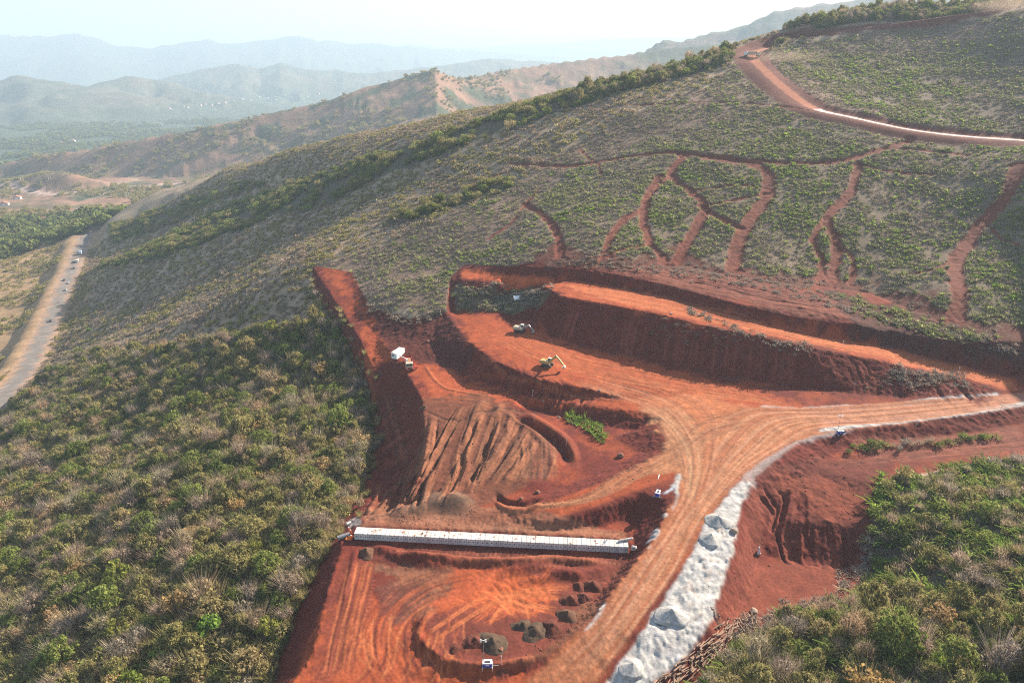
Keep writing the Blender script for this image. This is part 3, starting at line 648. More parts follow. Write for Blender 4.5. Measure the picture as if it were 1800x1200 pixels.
Z_MOOR = zone([(100, 640), (120, 560), (180, 500), (400, 430), (548, 470), (590, 560), (420, 600), (240, 630)])
Z_RIGHT = zone([(1180, 1260), (1230, 1190), (1290, 1130), (1360, 1090), (1480, 1060), (1540, 990), (1530, 930), (1510, 900), (1540, 850), (1650, 828), (1800, 800), (2300, 760), (2300, 1500), (1180, 1500)])
Z_WEST = zone([(-400, 420), (0, 432), (90, 410), (150, 385), (130, 440), (100, 510), (60, 590), (10, 665), (-60, 740), (-400, 740)])
TERR = [PL(q) for q in ()]

def ground(x, y):
    """height, works mask, track mask, highway mask, road masks"""
    z = natural(x, y)
    r = np.hypot(x, y)
    wm = np.zeros(x.shape)
    on = on_raster(x, y)
    if on.any():
        wm[on] = gsample(GM, x[on], y[on])
        gz = gsample(GH, x[on], y[on])
        z[on] = z[on] * (1 - wm[on]) + gz * wm[on]
    hw = np.zeros(x.shape); hd = np.full(x.shape, 99.)
    m = (x < -180) & (r < 1100)
    if m.any():
        d, zl, sd, _ = polydist(x[m], y[m], HIGHWAY)
        k = 1 - smooth(9, 26, d)
        z[m] = z[m] * (1 - k) + zl * k
        hw[m] = (d < 7.4); hd[m] = d * np.where(sd == 0, 1, sd)
        rim = smooth(10, 14, d) * (1 - smooth(16, 30, d)) * np.where(sd < 0, 1, 0.2)
        z[m] += rim * 1.0
    rd = np.zeros(x.shape); cut = np.zeros(x.shape); tk = np.zeros(x.shape)
    m = (x > 20) & (r > 300) & (r < 680)
    if m.any():
        for road, hw_, c_, f_ in ((UPROAD, 3.6, 13, 17), (TOPROAD, 3.0, 8, 10)):
            d, zl, sd, _ = polydist(x[m], y[m], road)
            wb = np.where(sd > 0, f_, c_) if road is UPROAD else c_
            k = 1 - smooth(hw_, wb, d)
            zz = z[m]
            z[m] = zz * (1 - k) + zl * k
            rd[m] = np.maximum(rd[m], d < hw_)
            cut[m] = np.maximum(cut[m], 1 - smooth(wb * .75, wb * 1.0, d + 2 * noise(x[m] / 6, y[m] / 6, 3)))
    m = (x > -150) & (x < 420) & (r > 240) & (r < 640) & (wm < .95)
    if m.any():
        for tr, w in TRK:
            tr = tr.copy()
            d, zl, sd, _ = polydist(x[m], y[m], tr)
            w1 = w * (1 + .45 * noise(x[m] / 7, y[m] / 7, 4) + .35 * noise(x[m] / 2.2, y[m] / 2.2, 6)); d = d + .8 * noise(x[m] / 3, y[m] / 3, 7)
            k = (1 - smooth(w1 * .8, w1 * 2.2, d))
            berm = smooth(w1 * .9, w1 * 1.35, d) * (1 - smooth(w1 * 1.4, w1 * 2.2, d))
            z[m] += (-k * .55 + berm * .35 + k * .35 * noise(x[m] / 1.6, y[m] / 1.6, 12)) * min(1, w / 2.0)
            tk[m] = np.maximum(tk[m], 1 - smooth(w1 * .75, w1 * 1.7, d))
    return z, wm, tk, hw, hd, rd, cut

# ------------------------------------------------------------------ one continuous terrain, cut into named pieces
th = np.concatenate([np.linspace(R(-64), R(-27), 90, endpoint=False), np.linspace(R(-27), R(42), 610, endpoint=False), np.linspace(R(42), R(64), 60)])
rr = np.concatenate([np.linspace(30, 96, 34, endpoint=False), np.arange(96, 300, .40), np.arange(300, 420, .8), np.arange(420, 700, 1.6), np.geomspace(700, 26000, 330)])
TT, RR = np.meshgrid(th, rr)
VX, VY = np.sin(TT) * RR, np.cos(TT) * RR
VZ, WM, TK, HW, HD, RD, CUT = ground(VX, VY)
NZ = [fbm(VX / s, VY / s, 3, 80 + i) for i, s in enumerate((2.5, 14, 70, 420))]
WXn, WYn = VX + NZ[1] * 5, VY + NZ[1] * 5
def zmask(x, y, zs):
    zs = zs if isinstance(zs[0], list) else [zs]
    m = np.zeros(x.shape, bool)
    for z in zs: m |= inpoly(x, y, z)
    return m
def lerp(c, m, col, amt=1.0):
    m = np.clip(m * amt, 0, 1)[..., None]
    return c * (1 - m) + np.asarray(col) * m
C = np.empty(VX.shape + (3,))
C[:] = [.36, .26, .17]
C = lerp(C, smooth(-.4, .6, NZ[0]), [.20, .155, .10], .7)
C = lerp(C, smooth(0, .7, NZ[1]), [.40, .27, .175], .6)
nearm = RR < 1250
mz = zmask(WXn, WYn, Z_CLEAR) & nearm
C = lerp(C, mz, [.165, .105, .075], .75)
C = lerp(C, zmask(WXn, WYn, Z_CLEAR_G) & nearm, [.165, .130, .085], .65)
C = lerp(C, zmask(WXn, WYn, Z_FOREST) & nearm, [.055, .045, .028], .9)
C = lerp(C, zmask(WXn, WYn, Z_RIGHT) & nearm, [.060, .050, .030], .9)
C = lerp(C, zmask(WXn, WYn, Z_GULLY) & nearm, [.050, .052, .028], .8)
wz = (zmask(WXn, WYn, Z_WEST) & nearm) | ((np.abs(HD) < 26) & nearm)
C = lerp(C, wz, [.34, .215, .115], .9)
C = lerp(C, wz * smooth(-.1, .5, NZ[1]), [.21, .14, .075], .8)
C = lerp(C, (np.abs(HD) < 9.5), [.36, .22, .13], .8)
# the country beyond
farm = smooth(950, 1250, RR)
fc = np.empty(C.shape); fc[:] = [.20, .125, .085]
fc = lerp(fc, smooth(-.15, .35, NZ[2]), [.12, .095, .055], .75)
fc = lerp(fc, smooth(-.2, .3, NZ[3]), [.05, .070, .038], .85)
gyv, gxv = np.gradient(VZ)
valley = smooth(1900, 2400, RR) * (1 - smooth(25, 90, VZ + 172))
fc = lerp(fc, valley, [.042, .070, .036], .9)
fc = lerp(fc, smooth(2900, 3600, RR) * (1 - smooth(7500, 9000, RR)) * smooth(.25, .5, NZ[3]) * smooth(.1, .4, NZ[2]), [.34, .22, .15], .6)
fc = lerp(fc, smooth(3200, 4500, RR), [.075, .085, .055], .6)
fc = lerp(fc, smooth(8000, 9500, RR), [.07, .085, .05], .8)
ring = smooth(1150, 1300, RR) * (1 - smooth(2100, 2500, RR))
fc = lerp(fc, ring * smooth(.35, -.05, NZ[2]), [.26, .145, .095], .9)
FARROAD = PL([(-200, 334, 222), (0, 321, 226), (90, 318, -1330), (230, 312, -1400), (330, 303, -1430), (430, 292, -1480)])
fd = polydist(np.where((RR > 1100) & (RR < 1800), VX, 1e6), VY, FARROAD)[0]
fc = lerp(fc, fd < 9, [.40, .29, .24]); fc = lerp(fc, (np.abs(fd - 24) < 13) & (NZ[1] > -.1), [.09, .075, .06], .6)
for l_ in ([(215, 250, -1600), (225, 272, -1500), (205, 300, -1420), (185, 325, -1330), (160, 350, -1230)], [(70, 273, -1650), (150, 268, -1640), (220, 250, -1650), (320, 236, -1680)], [(120, 290, -1450), (180, 288, -1480), (260, 289, -1480)]):
    dd = polydist(np.where((RR > 1100) & (RR < 1800), VX, 1e6), VY, PL(l_))[0]; fc = lerp(fc, dd < 3.0, [.34, .25, .18], .8)
C = lerp(C, farm, [0, 0, 0]) + fc * farm[..., None]
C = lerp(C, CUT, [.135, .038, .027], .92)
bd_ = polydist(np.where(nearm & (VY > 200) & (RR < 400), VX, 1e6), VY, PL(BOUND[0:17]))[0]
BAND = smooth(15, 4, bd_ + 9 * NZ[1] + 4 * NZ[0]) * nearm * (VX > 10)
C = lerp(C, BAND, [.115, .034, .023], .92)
C = lerp(C, smooth(.15, .75, TK + .25 * NZ[0]), [.165, .045, .028], .92)
rc = np.array([.33, .12, .065])
C = lerp(C, RD, rc)
up_d, _, _, up_a = polydist(np.where(RD > 0, VX, 1e5), VY, UPROAD)
gr = (up_a < polydist(np.array([P(1435, 190, -420)[0]]), np.array([P(1435, 190, -420)[1]]), UPROAD)[3][0]) & (RD > 0) & (up_d < 3.6)
C = lerp(C, gr, [.62, .54, .46], .9)
on = on_raster(VX, VY)
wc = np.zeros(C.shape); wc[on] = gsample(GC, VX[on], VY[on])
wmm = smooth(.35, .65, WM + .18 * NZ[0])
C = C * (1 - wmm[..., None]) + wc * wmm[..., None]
asphalt = np.array([.20, .175, .155]) * (1 + .12 * NZ[0][..., None])
C = np.where(HW[..., None] > 0, asphalt, C)
C = np.where(((HW > 0) & (np.abs(HD) > 4.6))[..., None], C * [1.5, 1.15, .95], C)
C = np.clip(C * (1 + .13 * NZ[0][..., None] * (1 - farm[..., None])), .01, .85)

# ---- material
def soil_material(name, rough=.95, bump=.5, scale=1.0, bdist=.12):
    m = bpy.data.materials.new(name); m.use_nodes = True
    nt = m.node_tree; b = nt.nodes["Principled BSDF"]
    b.inputs["Roughness"].default_value = rough
    b.inputs["Specular IOR Level"].default_value = .15
    at = nt.nodes.new("ShaderNodeAttribute"); at.attribute_name = "soil"
    geo = nt.nodes.new("ShaderNodeNewGeometry")
    n1 = nt.nodes.new("ShaderNodeTexNoise"); n1.inputs["Scale"].default_value = 1.3 * scale; n1.inputs["Detail"].default_value = 6; n1.inputs["Roughness"].default_value = .65
    n2 = nt.nodes.new("ShaderNodeTexNoise"); n2.inputs["Scale"].default_value = .22 * scale; n2.inputs["Detail"].default_value = 4
    nt.links.new(geo.outputs["Position"], n1.inputs["Vector"]); nt.links.new(geo.outputs["Position"], n2.inputs["Vector"])
    mr = nt.nodes.new("ShaderNodeMapRange"); mr.inputs[1].default_value = .3; mr.inputs[2].default_value = .7; mr.inputs[3].default_value = .72; mr.inputs[4].default_value = 1.28
    nt.links.new(n1.outputs[0], mr.inputs[0])
    mr2 = nt.nodes.new("ShaderNodeMapRange"); mr2.inputs[1].default_value = .3; mr2.inputs[2].default_value = .7; mr2.inputs[3].default_value = .88; mr2.inputs[4].default_value = 1.12
    nt.links.new(n2.outputs[0], mr2.inputs[0])
    mu = nt.nodes.new("ShaderNodeMath"); mu.operation = 'MULTIPLY'
    nt.links.new(mr.outputs[0], mu.inputs[0]); nt.links.new(mr2.outputs[0], mu.inputs[1])
    vm = nt.nodes.new("ShaderNodeVectorMath"); vm.operation = 'SCALE'
    nt.links.new(at.outputs["Color"], vm.inputs[0]); nt.links.new(mu.outputs[0], vm.inputs["Scale"])
    nt.links.new(vm.outputs[0], b.inputs["Base Color"])
    bp = nt.nodes.new("ShaderNodeBump"); bp.inputs["Strength"].default_value = bump; bp.inputs["Distance"].default_value = bdist
    nt.links.new(n1.outputs[0], bp.inputs["Height"]); nt.links.new(bp.outputs[0], b.inputs["Normal"])
    return m
M_SOIL = soil_material("red_soil", .95, .7)
M_HILL = soil_material("hillside_soil", .97, .8, .6, .3)
M_ASPH = soil_material("asphalt", .8, .15)
M_ASPH.node_tree.nodes["Principled BSDF"].inputs["Specular IOR Level"].default_value = 0
M_FAR = soil_material("far_country", 1, .6, .02, 6.0)
for mm_ in (M_SOIL, M_HILL, M_ASPH, M_FAR): mm_.displacement_method = 'BUMP'

nr, nt_ = VX.shape
q = np.arange(nr * nt_).reshape(nr, nt_)
quads = np.stack([q[:-1, :-1], q[:-1, 1:], q[1:, 1:], q[1:, :-1]], -1)
def cc(a): return (a[:-1, :-1] + a[1:, :-1] + a[:-1, 1:] + a[1:, 1:]) / 4
fr = cc(RR)
haul = np.zeros(VX.shape, bool); haul[on] = gsample(hm, VX[on], VY[on]) > .5
cls = np.where(fr > 8500, 7, np.where(fr > 2000, 6, np.where(fr > 1150, 5, 0)))
cls = np.where((cls == 0) & (cc(wmm) > .5), 1, cls)
cls = np.where((cls == 1) & (cc(haul.astype(float)) > .5), 2, cls)
cls = np.where((cls == 0) & (cc(HW) > .5), 3, cls)
cls = np.where((cls == 0) & (cc(RD) > .5), 4, cls)
cls = np.where((cls == 0) & (cc(TK) > .5), 8, cls)
NAMES = {0: ("hillside", M_HILL), 1: ("earthworks_ground", M_SOIL), 2: ("haul_road", M_SOIL), 3: ("highway", M_ASPH), 4: ("hill_road", M_SOIL),
         5: ("far_hillside", M_FAR), 6: ("valley", M_FAR), 7: ("mountains", M_FAR), 8: ("bulldozed_tracks", M_SOIL)}
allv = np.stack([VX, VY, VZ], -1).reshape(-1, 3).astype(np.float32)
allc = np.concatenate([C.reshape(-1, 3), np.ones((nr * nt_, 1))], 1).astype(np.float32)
def grid_object(name, faces, mat):
    ids, inv = np.unique(faces, return_inverse=True)
    me = bpy.data.meshes.new(name)
    me.vertices.add(len(ids)); me.vertices.foreach_set("co", allv[ids].ravel())
    n = len(faces)
    me.loops.add(n * 4); me.loops.foreach_set("vertex_index", inv.ravel().astype(np.int32))
    me.polygons.add(n); me.polygons.foreach_set("loop_start", np.arange(0, n * 4, 4, dtype=np.int32))
    me.update(calc_edges=True)
    a = me.color_attributes.new("soil", 'FLOAT_COLOR', 'POINT'); a.data.foreach_set("color", allc[ids].ravel())
    me.polygons.foreach_set("use_smooth", np.ones(n, bool))
    me.materials.append(mat)
    o = bpy.data.objects.new(name, me); COL.objects.link(o); o["kind"] = "structure"
    return o
for k, (nm, mt) in NAMES.items():
    f = quads[cls == k].reshape(-1, 4)
    if len(f): grid_object(nm, f, mt)
def gidx(x, y):
    t = np.arctan2(x, y); r = np.hypot(x, y)
    a = np.clip(np.interp(t, th, np.arange(len(th))), 0, len(th) - 1.001); b = np.clip(np.interp(r, rr, np.arange(len(rr))), 0, len(rr) - 1.001)
    return a, b
def gs(arr, x, y):
    a, b = gidx(np.asarray(x, float), np.asarray(y, float)); i, j = a.astype(int), b.astype(int); u, v = a - i, b - j
    return (arr[j, i] * (1 - u) + arr[j, i + 1] * u) * (1 - v) + (arr[j + 1, i] * (1 - u) + arr[j + 1, i + 1] * u) * v
def gz(x, y): return gs(VZ, x, y)
def on_ground(u, v, t1=1500):
    """the point of the finished ground seen at (u, v) of the photograph"""
    return Vector(raycast(u, v, gz, 80, t1))
# ------------------------------------------------------------------ object helpers
def setp(o, label=None, cat=None, group=None, kind=None):
    if label: o["label"] = label
    if cat: o["category"] = cat
    if group: o["group"] = group
    if kind: o["kind"] = kind
    return o
def mesh_of(name, verts, faces, mats, mi=None, smooth_=False, attr=None):
    me = bpy.data.meshes.new(name)
    me.from_pydata([tuple(v) for v in verts], [], [tuple(f) for f in faces])
    for m in (mats if isinstance(mats, (list, tuple)) else [mats]): me.materials.append(m)
    if mi is not None: me.polygons.foreach_set("material_index", np.asarray(mi, np.int32))
    if smooth_: me.polygons.foreach_set("use_smooth", np.ones(len(me.polygons), bool))
    if attr is not None:
        a = me.attributes.new("shade", 'FLOAT', 'FACE'); a.data.foreach_set("value", np.asarray(attr, np.float32))
    me.update()
    return me
def link(name, me, parent=None, loc=None, rot=None, scale=None):
    o = bpy.data.objects.new(name, me); COL.objects.link(o)
    if parent: o.parent = parent
    if loc is not None: o.location = loc
    if rot is not None: o.rotation_euler = rot
    if scale is not None: o.scale = scale if isinstance(scale, (tuple, list)) else (scale,) * 3
    return o

# ------------------------------------------------------------------ foliage
def leaf_material(name, cols, trans=.35):
    m = bpy.data.materials.new(name); m.use_nodes = True
    nt = m.node_tree; nt.nodes.remove(nt.nodes["Principled BSDF"])
    oi = nt.nodes.new("ShaderNodeObjectInfo")
    cr = nt.nodes.new("ShaderNodeValToRGB"); cr.color_ramp.interpolation = 'LINEAR'
    el = cr.color_ramp.elements
    while len(el) < len(cols): el.new(.5)
    for i, c in enumerate(cols): el[i].position = i / (len(cols) - 1); el[i].color = (*c, 1)
    nt.links.new(oi.outputs["Random"], cr.inputs[0])
    at = nt.nodes.new("ShaderNodeAttribute"); at.attribute_name = "shade"
    sc = nt.nodes.new("ShaderNodeVectorMath"); sc.operation = 'SCALE'
    nt.links.new(cr.outputs[0], sc.inputs[0]); nt.links.new(at.outputs["Fac"], sc.inputs["Scale"])
    df = nt.nodes.new("ShaderNodeBsdfDiffuse"); tr = nt.nodes.new("ShaderNodeBsdfTranslucent"); mx = nt.nodes.new("ShaderNodeMixShader")
    mx.inputs[0].default_value = trans
    nt.links.new(sc.outputs[0], df.inputs[0]); nt.links.new(sc.outputs[0], tr.inputs[0])
    nt.links.new(df.outputs[0], mx.inputs[1]); nt.links.new(tr.outputs[0], mx.inputs[2])
    nt.links.new(mx.outputs[0], nt.nodes["Material Output"].inputs["Surface"])
    return m
M_GREEN = leaf_material("leaves_green", [(.15, .17, .045), (.20, .23, .06), (.25, .28, .075), (.18, .17, .065)], .45)
M_OLIVE = leaf_material("leaves_olive", [(.30, .265, .10), (.36, .31, .13), (.26, .24, .09), (.40, .31, .15)], .45)
M_DRY = leaf_material("leaves_dry", [(.37, .28, .20), (.43, .31, .22), (.31, .25, .20), (.40, .34, .21), (.46, .31, .19)], .4)
M_YELL = leaf_material("leaves_yellow_green", [(.24, .27, .06), (.30, .28, .07), (.20, .25, .05)], .45)
M_BRIGHT = leaf_material("leaves_bright", [(.21, .31, .06), (.18, .28, .055)], .45)
M_FROND = leaf_material("fronds", [(.22, .31, .06), (.28, .36, .07), (.17, .25, .05), (.25, .28, .09)], .5)
M_TUFT = leaf_material("regrowth", [(.31, .31, .14), (.38, .40, .14), (.27, .27, .12), (.43, .38, .22)], .35)
M_STRAW = leaf_material("dead_brush", [(.40, .31, .24), (.32, .26, .21), (.46, .36, .26), (.28, .22, .18)], .25)
M_AUT = leaf_material("leaves_ochre", [(.42, .28, .11), (.38, .25, .13)], .35)
M_BARK = soil_material("bark", .95, .3); 
_b = M_BARK.node_tree; _b.nodes["Principled BSDF"].inputs["Base Color"].default_value = (.19, .155, .12, 1)
for l in list(_b.links):
    if l.to_socket.name == "Base Color": _b.links.remove(l)

def leaves(centres, radii, per, size, flat=.75, seed=0, shade=(.6, 1.35), droop=0.0, aspect=1.0):
    """leaf-sized quads spread through the shells of several clumps"""
    g = np.random.default_rng(seed)
    V, F, S = [], [], []
    for (c, r) in zip(centres, radii):
        n = int(per)
        d = g.normal(size=(n, 3)); d /= np.linalg.norm(d, axis=1)[:, None]
        rad = r * g.uniform(.55, 1.08, n) ** .6
        p = np.array(c) + d * rad[:, None] * np.array([1, 1, flat])
        nn = d + g.normal(size=(n, 3)) * .7 + np.array([0, 0, .35]); nn /= np.linalg.norm(nn, axis=1)[:, None]
        a = np.cross(nn, g.normal(size=(n, 3))); a /= np.linalg.norm(a, axis=1)[:, None]
        b = np.cross(nn, a)
        s = size * g.uniform(.6, 1.4, n)[:, None] * .5
        q = np.stack([p - a * s - b * s * aspect, p + a * s - b * s * aspect, p + a * s * .6 + b * s * aspect, p - a * s * .7 + b * s * aspect * .9], 1)
        i0 = len(V) * 4
        V.extend(list(q)); F.extend([tuple(range(i0 + k * 4, i0 + k * 4 + 4)) for k in range(n)])
        cs = g.uniform(.82, 1.18)
        S.extend(list(g.uniform(*shade, n) * cs))
    V = np.concatenate(V)
    return V, F, S
def twigs(n, r, h, w, seed, z0=.1, spread=1.0, curve=.25, shade=(.6, 1.4), top=1.0):
    """thin curved blades and twigs rising from a base, three segments each"""
    g = np.random.default_rng(seed)
    V, F, S = [], [], []
    for k in range(n):
        a = g.uniform(0, 6.283); rr_ = r * math.sqrt(g.uniform()) * .35
        p = np.array([math.cos(a) * rr_, math.sin(a) * rr_, z0])
        out = np.array([math.cos(a + g.normal() * .5), math.sin(a + g.normal() * .5), 0])
        L = h * g.uniform(.6, 1.15); lean = spread * g.uniform(.15, 1.0)
        side = np.cross(out, [0, 0, 1]) * w * .5
        i0 = len(V); segs = 3
        for s in range(segs + 1):
            t = s / segs
            q = p + out * (lean * r * t ** 1.3) + np.array([0, 0, L * (t * top - curve * t * t)])
            ww = side * (1 - .75 * t)
            V += [q - ww, q + ww]
            if s: F.append((i0 + 2 * s - 2, i0 + 2 * s - 1, i0 + 2 * s + 1, i0 + 2 * s))
        S += [g.uniform(*shade)] * segs
    return np.array(V), F, S
def join(*parts):
    V, F, S, o = [], [], [], 0
    for v, f, s in parts:
        V.append(v); F += [tuple(i + o for i in q) for q in f]; S += list(s); o += len(v)
    return np.concatenate(V), F, S
def clumps(g, n, R_, h0, h1, rc):
    c, r = [], []
    for k in range(n):
        a = g.uniform(0, 6.283); q = R_ * math.sqrt(g.uniform()) * .75
        zz = h0 + (h1 - h0) * (1 - (q / R_) ** 2) * g.uniform(.55, 1)
        c.append((math.cos(a) * q, math.sin(a) * q, zz)); r.append(rc * g.uniform(.7, 1.25))
    return c, r
def crown(seed, R_, h0, h1, nc, per, rc, size, mat, name, extra=None, **kw):
    g = np.random.default_rng(seed)
    c, r = clumps(g, nc, R_, h0, h1, rc)
    part = leaves(c, r, per, size, seed=seed, **kw)
    if extra: part = join(part, extra)
    return mesh_of(name, part[0], part[1], mat, attr=part[2])
def trunk_mesh(seed, h, r, lean=.6, limbs=4, name="trunk"):
    g = np.random.default_rng(seed); V, F = [], []
    def tube(p0, p1, r0, r1, n=5, seg=3):
        p0, p1 = np.array(p0, float), np.array(p1, float); i0 = len(V)
        bend = g.normal(size=3) * .12 * np.linalg.norm(p1 - p0)
        for s in range(seg + 1):
            t = s / seg; c = p0 + (p1 - p0) * t + bend * math.sin(t * math.pi)
            for k in range(n):
                a = 2 * math.pi * k / n; rr_ = r0 + (r1 - r0) * t
                V.append((c[0] + math.cos(a) * rr_, c[1] + math.sin(a) * rr_, c[2]))
            if s:
                for k in range(n):
                    a0 = i0 + (s - 1) * n + k; a1 = i0 + (s - 1) * n + (k + 1) % n
                    F.append((a0, a1, a1 + n, a0 + n))
    top = (g.normal() * lean * .5, g.normal() * lean * .5, h * .55)
    tube((0, 0, -.5), top, r, r * .6)
    for k in range(limbs):
        a = 6.283 * k / limbs + g.normal() * .4; l = h * .42
        tube(top, (top[0] + math.cos(a) * l * .6, top[1] + math.sin(a) * l * .6, top[2] + l * g.uniform(.7, 1.1)), r * .5, r * .15, 4, 2)
    return mesh_of(name, V, F, M_BARK, smooth_=True)
KIND = {}
def add_kind(key, crown_me, h=5, r=.14, seed=1, limbs=4):
    KIND.setdefault(key, []).append((crown_me, trunk_mesh(seed, h, r, limbs=limbs)))
for s in range(3):
    add_kind("green", crown(10 + s, 2.9, 1.4, 5.6, 30, 40, .62, .25, M_GREEN, "green_crown", extra=twigs(60, 2.9, 5.2, .09, 150 + s, .8, 1.0, .2)), 5.0, .15, s)
    add_kind("olive", crown(20 + s, 2.7, 1.1, 5.1, 30, 40, .56, .22, M_OLIVE, "olive_crown", extra=twigs(110, 2.6, 5.0, .09, 160 + s, .6, 1.0, .2), flat=1.0, aspect=1.4), 4.6, .13, 5 + s)
    add_kind("yellow", crown(30 + s, 2.2, 1.6, 4.6, 18, 30, .55, .27, M_YELL, "yellow_green_crown", extra=twigs(60, 2.2, 4.8, .08, 170 + s, .6, 1.0, .2)), 4.5, .12, 9 + s)
    add_kind("dry", crown(40 + s, 2.1, 1.6, 4.6, 12, 40, .75, .16, M_DRY, "dry_crown", extra=twigs(230, 2.6, 5.0, .06, 50 + s, .8, 1.0, .18), flat=1.0, aspect=1.8), 4.8, .12, 13 + s, 6)
    add_kind("ochre", crown(60 + s, 2.0, 2.0, 4.2, 9, 45, .8, .26, M_AUT, "ochre_crown", extra=twigs(50, 2.2, 4.2, .06, 66 + s, .8, 1.0, .18)), 4.3, .12, 17 + s)
add_kind("bright", crown(71, 3.0, 2.6, 6.4, 20, 85, .95, .42, M_BRIGHT, "bright_green_crown"), 6.2, .2, 21)
# prototypes for cover that nobody could count
def proto(name, part, mat): return bpy.data.objects.new(name, mesh_of(name, part[0], part[1], mat, attr=part[2]))
g0 = np.random.default_rng(3)
def bush(seed, R_, h, per, size, nc=6, **kw):
    c, r = clumps(np.random.default_rng(seed), nc, R_, .25 * h, h * .8, R_ * .45)
    return leaves(c, r, per, size, seed=seed, **kw)
PROTO = {
    "bush_green": proto("bush_green", join(bush(1, 1.8, 2.5, 28, .28, 9), twigs(36, 1.9, 2.8, .10, 201, 0, 1.0, .25)), M_GREEN),
    "bush_olive": proto("bush_olive", join(bush(2, 1.8, 2.8, 26, .26, 9), twigs(60, 1.9, 3.0, .09, 202, 0, 1.0, .2)), M_OLIVE),
    "bush_dry": proto("bush_dry", join(bush(3, 1.5, 2.4, 22, .16, aspect=1.8), twigs(90, 2.0, 2.8, .07, 5, .1, 1.0, .15)), M_DRY),
    "bush_yellow": proto("bush_yellow", bush(4, 1.4, 2.2, 30, .32), M_YELL),
    "grass_tall": proto("grass_tall", twigs(90, 1.5, 2.6, .10, 6, 0, 1.0, .30), M_OLIVE),
    "moor_dry": proto("moor_dry", join(bush(7, 1.5, 1.3, 18, .26, 5), twigs(30, 1.6, 1.3, .10, 8)), M_DRY),
    "moor_olive": proto("moor_olive", bush(9, 1.5, 1.4, 24, .30, 5), M_OLIVE),
    "moor_straw": proto("moor_straw", twigs(46, 1.5, 1.1, .13, 10, 0, 1.1, .3), M_STRAW),
    "tuft_green": proto("tuft_green", twigs(18, 1.1, 1.25, .26, 12, 0, 1.1, .4), M_TUFT),
    "tuft_fresh": proto("tuft_fresh", twigs(18, 1.1, 1.4, .28, 13, 0, 1.1, .4), M_FROND),
    "tuft_dead": proto("tuft_dead", join(twigs(14, 1.2, .5, .12, 14, 0, 1.4, .3), bush(15, .9, .5, 9, .22, 3)), M_STRAW),
    "frond": proto("frond", twigs(26, 2.6, 3.4, .42, 16, 0, 1.0, .55), M_FROND),
    "frond_olive": proto("frond_olive", twigs(30, 2.2, 2.6, .26, 17, 0, 1.1, .5), M_OLIVE),
    "woods": proto("woods", bush(18, 5.0, 7.0, 26, 1.9, 7), M_GREEN)}
def scatter(name, key, x, y, smin, smax, sink=.1, tall=None):
    z = gz(x, y) - sink
    n = len(x)
    if n == 0: return
    me = bpy.data.meshes.new(name)
    me.vertices.add(n); me.vertices.foreach_set("co", np.stack([x, y, z], 1).astype(np.float32).ravel())
    s = rng.uniform(smin, smax, n); s = s * (1 + .5 * (rng.uniform(size=n) > .93))
    st = s * (rng.uniform(.75, 1.25, n) if tall is None else tall)
    a = me.attributes.new("sc", 'FLOAT_VECTOR', 'POINT'); a.data.foreach_set("vector", np.stack([s, s, st], 1).astype(np.float32).ravel())
    a = me.attributes.new("rt", 'FLOAT_VECTOR', 'POINT'); a.data.foreach_set("vector", np.stack([rng.normal(0, .1, n), rng.normal(0, .1, n), rng.uniform(0, 6.283, n)], 1).astype(np.float32).ravel())
    o = bpy.data.objects.new(name, me); COL.objects.link(o); o["kind"] = "stuff"
    ng = bpy.data.node_groups.new(name, 'GeometryNodeTree')
    ng.interface.new_socket("Geometry", in_out='INPUT', socket_type='NodeSocketGeometry'); ng.interface.new_socket("Geometry", in_out='OUTPUT', socket_type='NodeSocketGeometry')
    N = ng.nodes; L = ng.links
    gi = N.new("NodeGroupInput"); go = N.new("NodeGroupOutput"); ip = N.new("GeometryNodeInstanceOnPoints"); ob = N.new("GeometryNodeObjectInfo")
    ob.inputs["Object"].default_value = PROTO[key]
    if "As Instance" in ob.inputs: ob.inputs["As Instance"].default_value = True
    ar = N.new("GeometryNodeInputNamedAttribute"); ar.data_type = 'FLOAT_VECTOR'; ar.inputs["Name"].default_value = "rt"
    asc = N.new("GeometryNodeInputNamedAttribute"); asc.data_type = 'FLOAT_VECTOR'; asc.inputs["Name"].default_value = "sc"
    er = N.new("FunctionNodeEulerToRotation")
    L.new(gi.outputs[0], ip.inputs["Points"]); L.new(ob.outputs["Geometry"], ip.inputs["Instance"])
    L.new(ar.outputs[0], er.inputs[0]); L.new(er.outputs[0], ip.inputs["Rotation"]); L.new(asc.outputs[0], ip.inputs["Scale"])
    L.new(ip.outputs[0], go.inputs[0])
    md = o.modifiers.new("cover", 'NODES'); md.node_group = ng
    return o
def area_pts(n, r0, r1, t0, t1, power=2.0):
    t = rng.uniform(t0, t1, n)
    u = rng.uniform(size=n)
    r = (r0 ** power + u * (r1 ** power - r0 ** power)) ** (1 / power)
    return np.sin(t) * r, np.cos(t) * r
def bare(x, y, lim=.35):
    """True where soil, roads or tracks leave no room for plants"""
    return (gs(wmm, x, y) > lim) | (gs(TK, x, y) > .6) | (gs(BAND, x, y) > .62) | (gs(RD, x, y) > .05) | (gs(CUT, x, y) > .35) | (np.abs(gs(HD, x, y)) < 9)
LM, RT_, = R(-46), R(48)
# woodland left of the works: undergrowth below the counted trees
x, y = area_pts(26000, 75, 430, R(-58), R(-8), 1.7)
k = zmask(x, y, Z_FOREST) & ~bare(x, y, .05); x, y = x[k], y[k]
gm = fbm(x / 22, y / 22, 3, 91)
u = rng.uniform(size=len(x)) + gm * .35
for nm, key, a, b in (("green_undergrowth", "bush_green", -9, .12), ("olive_undergrowth", "bush_olive", .12, .46), ("dry_undergrowth", "bush_dry", .46, .80), ("yellow_undergrowth", "bush_yellow", .80, .86), ("tall_grass", "grass_tall", .86, 9)):
    k = (u >= a) & (u < b); scatter(nm, key, x[k], y[k], .8, 1.5)
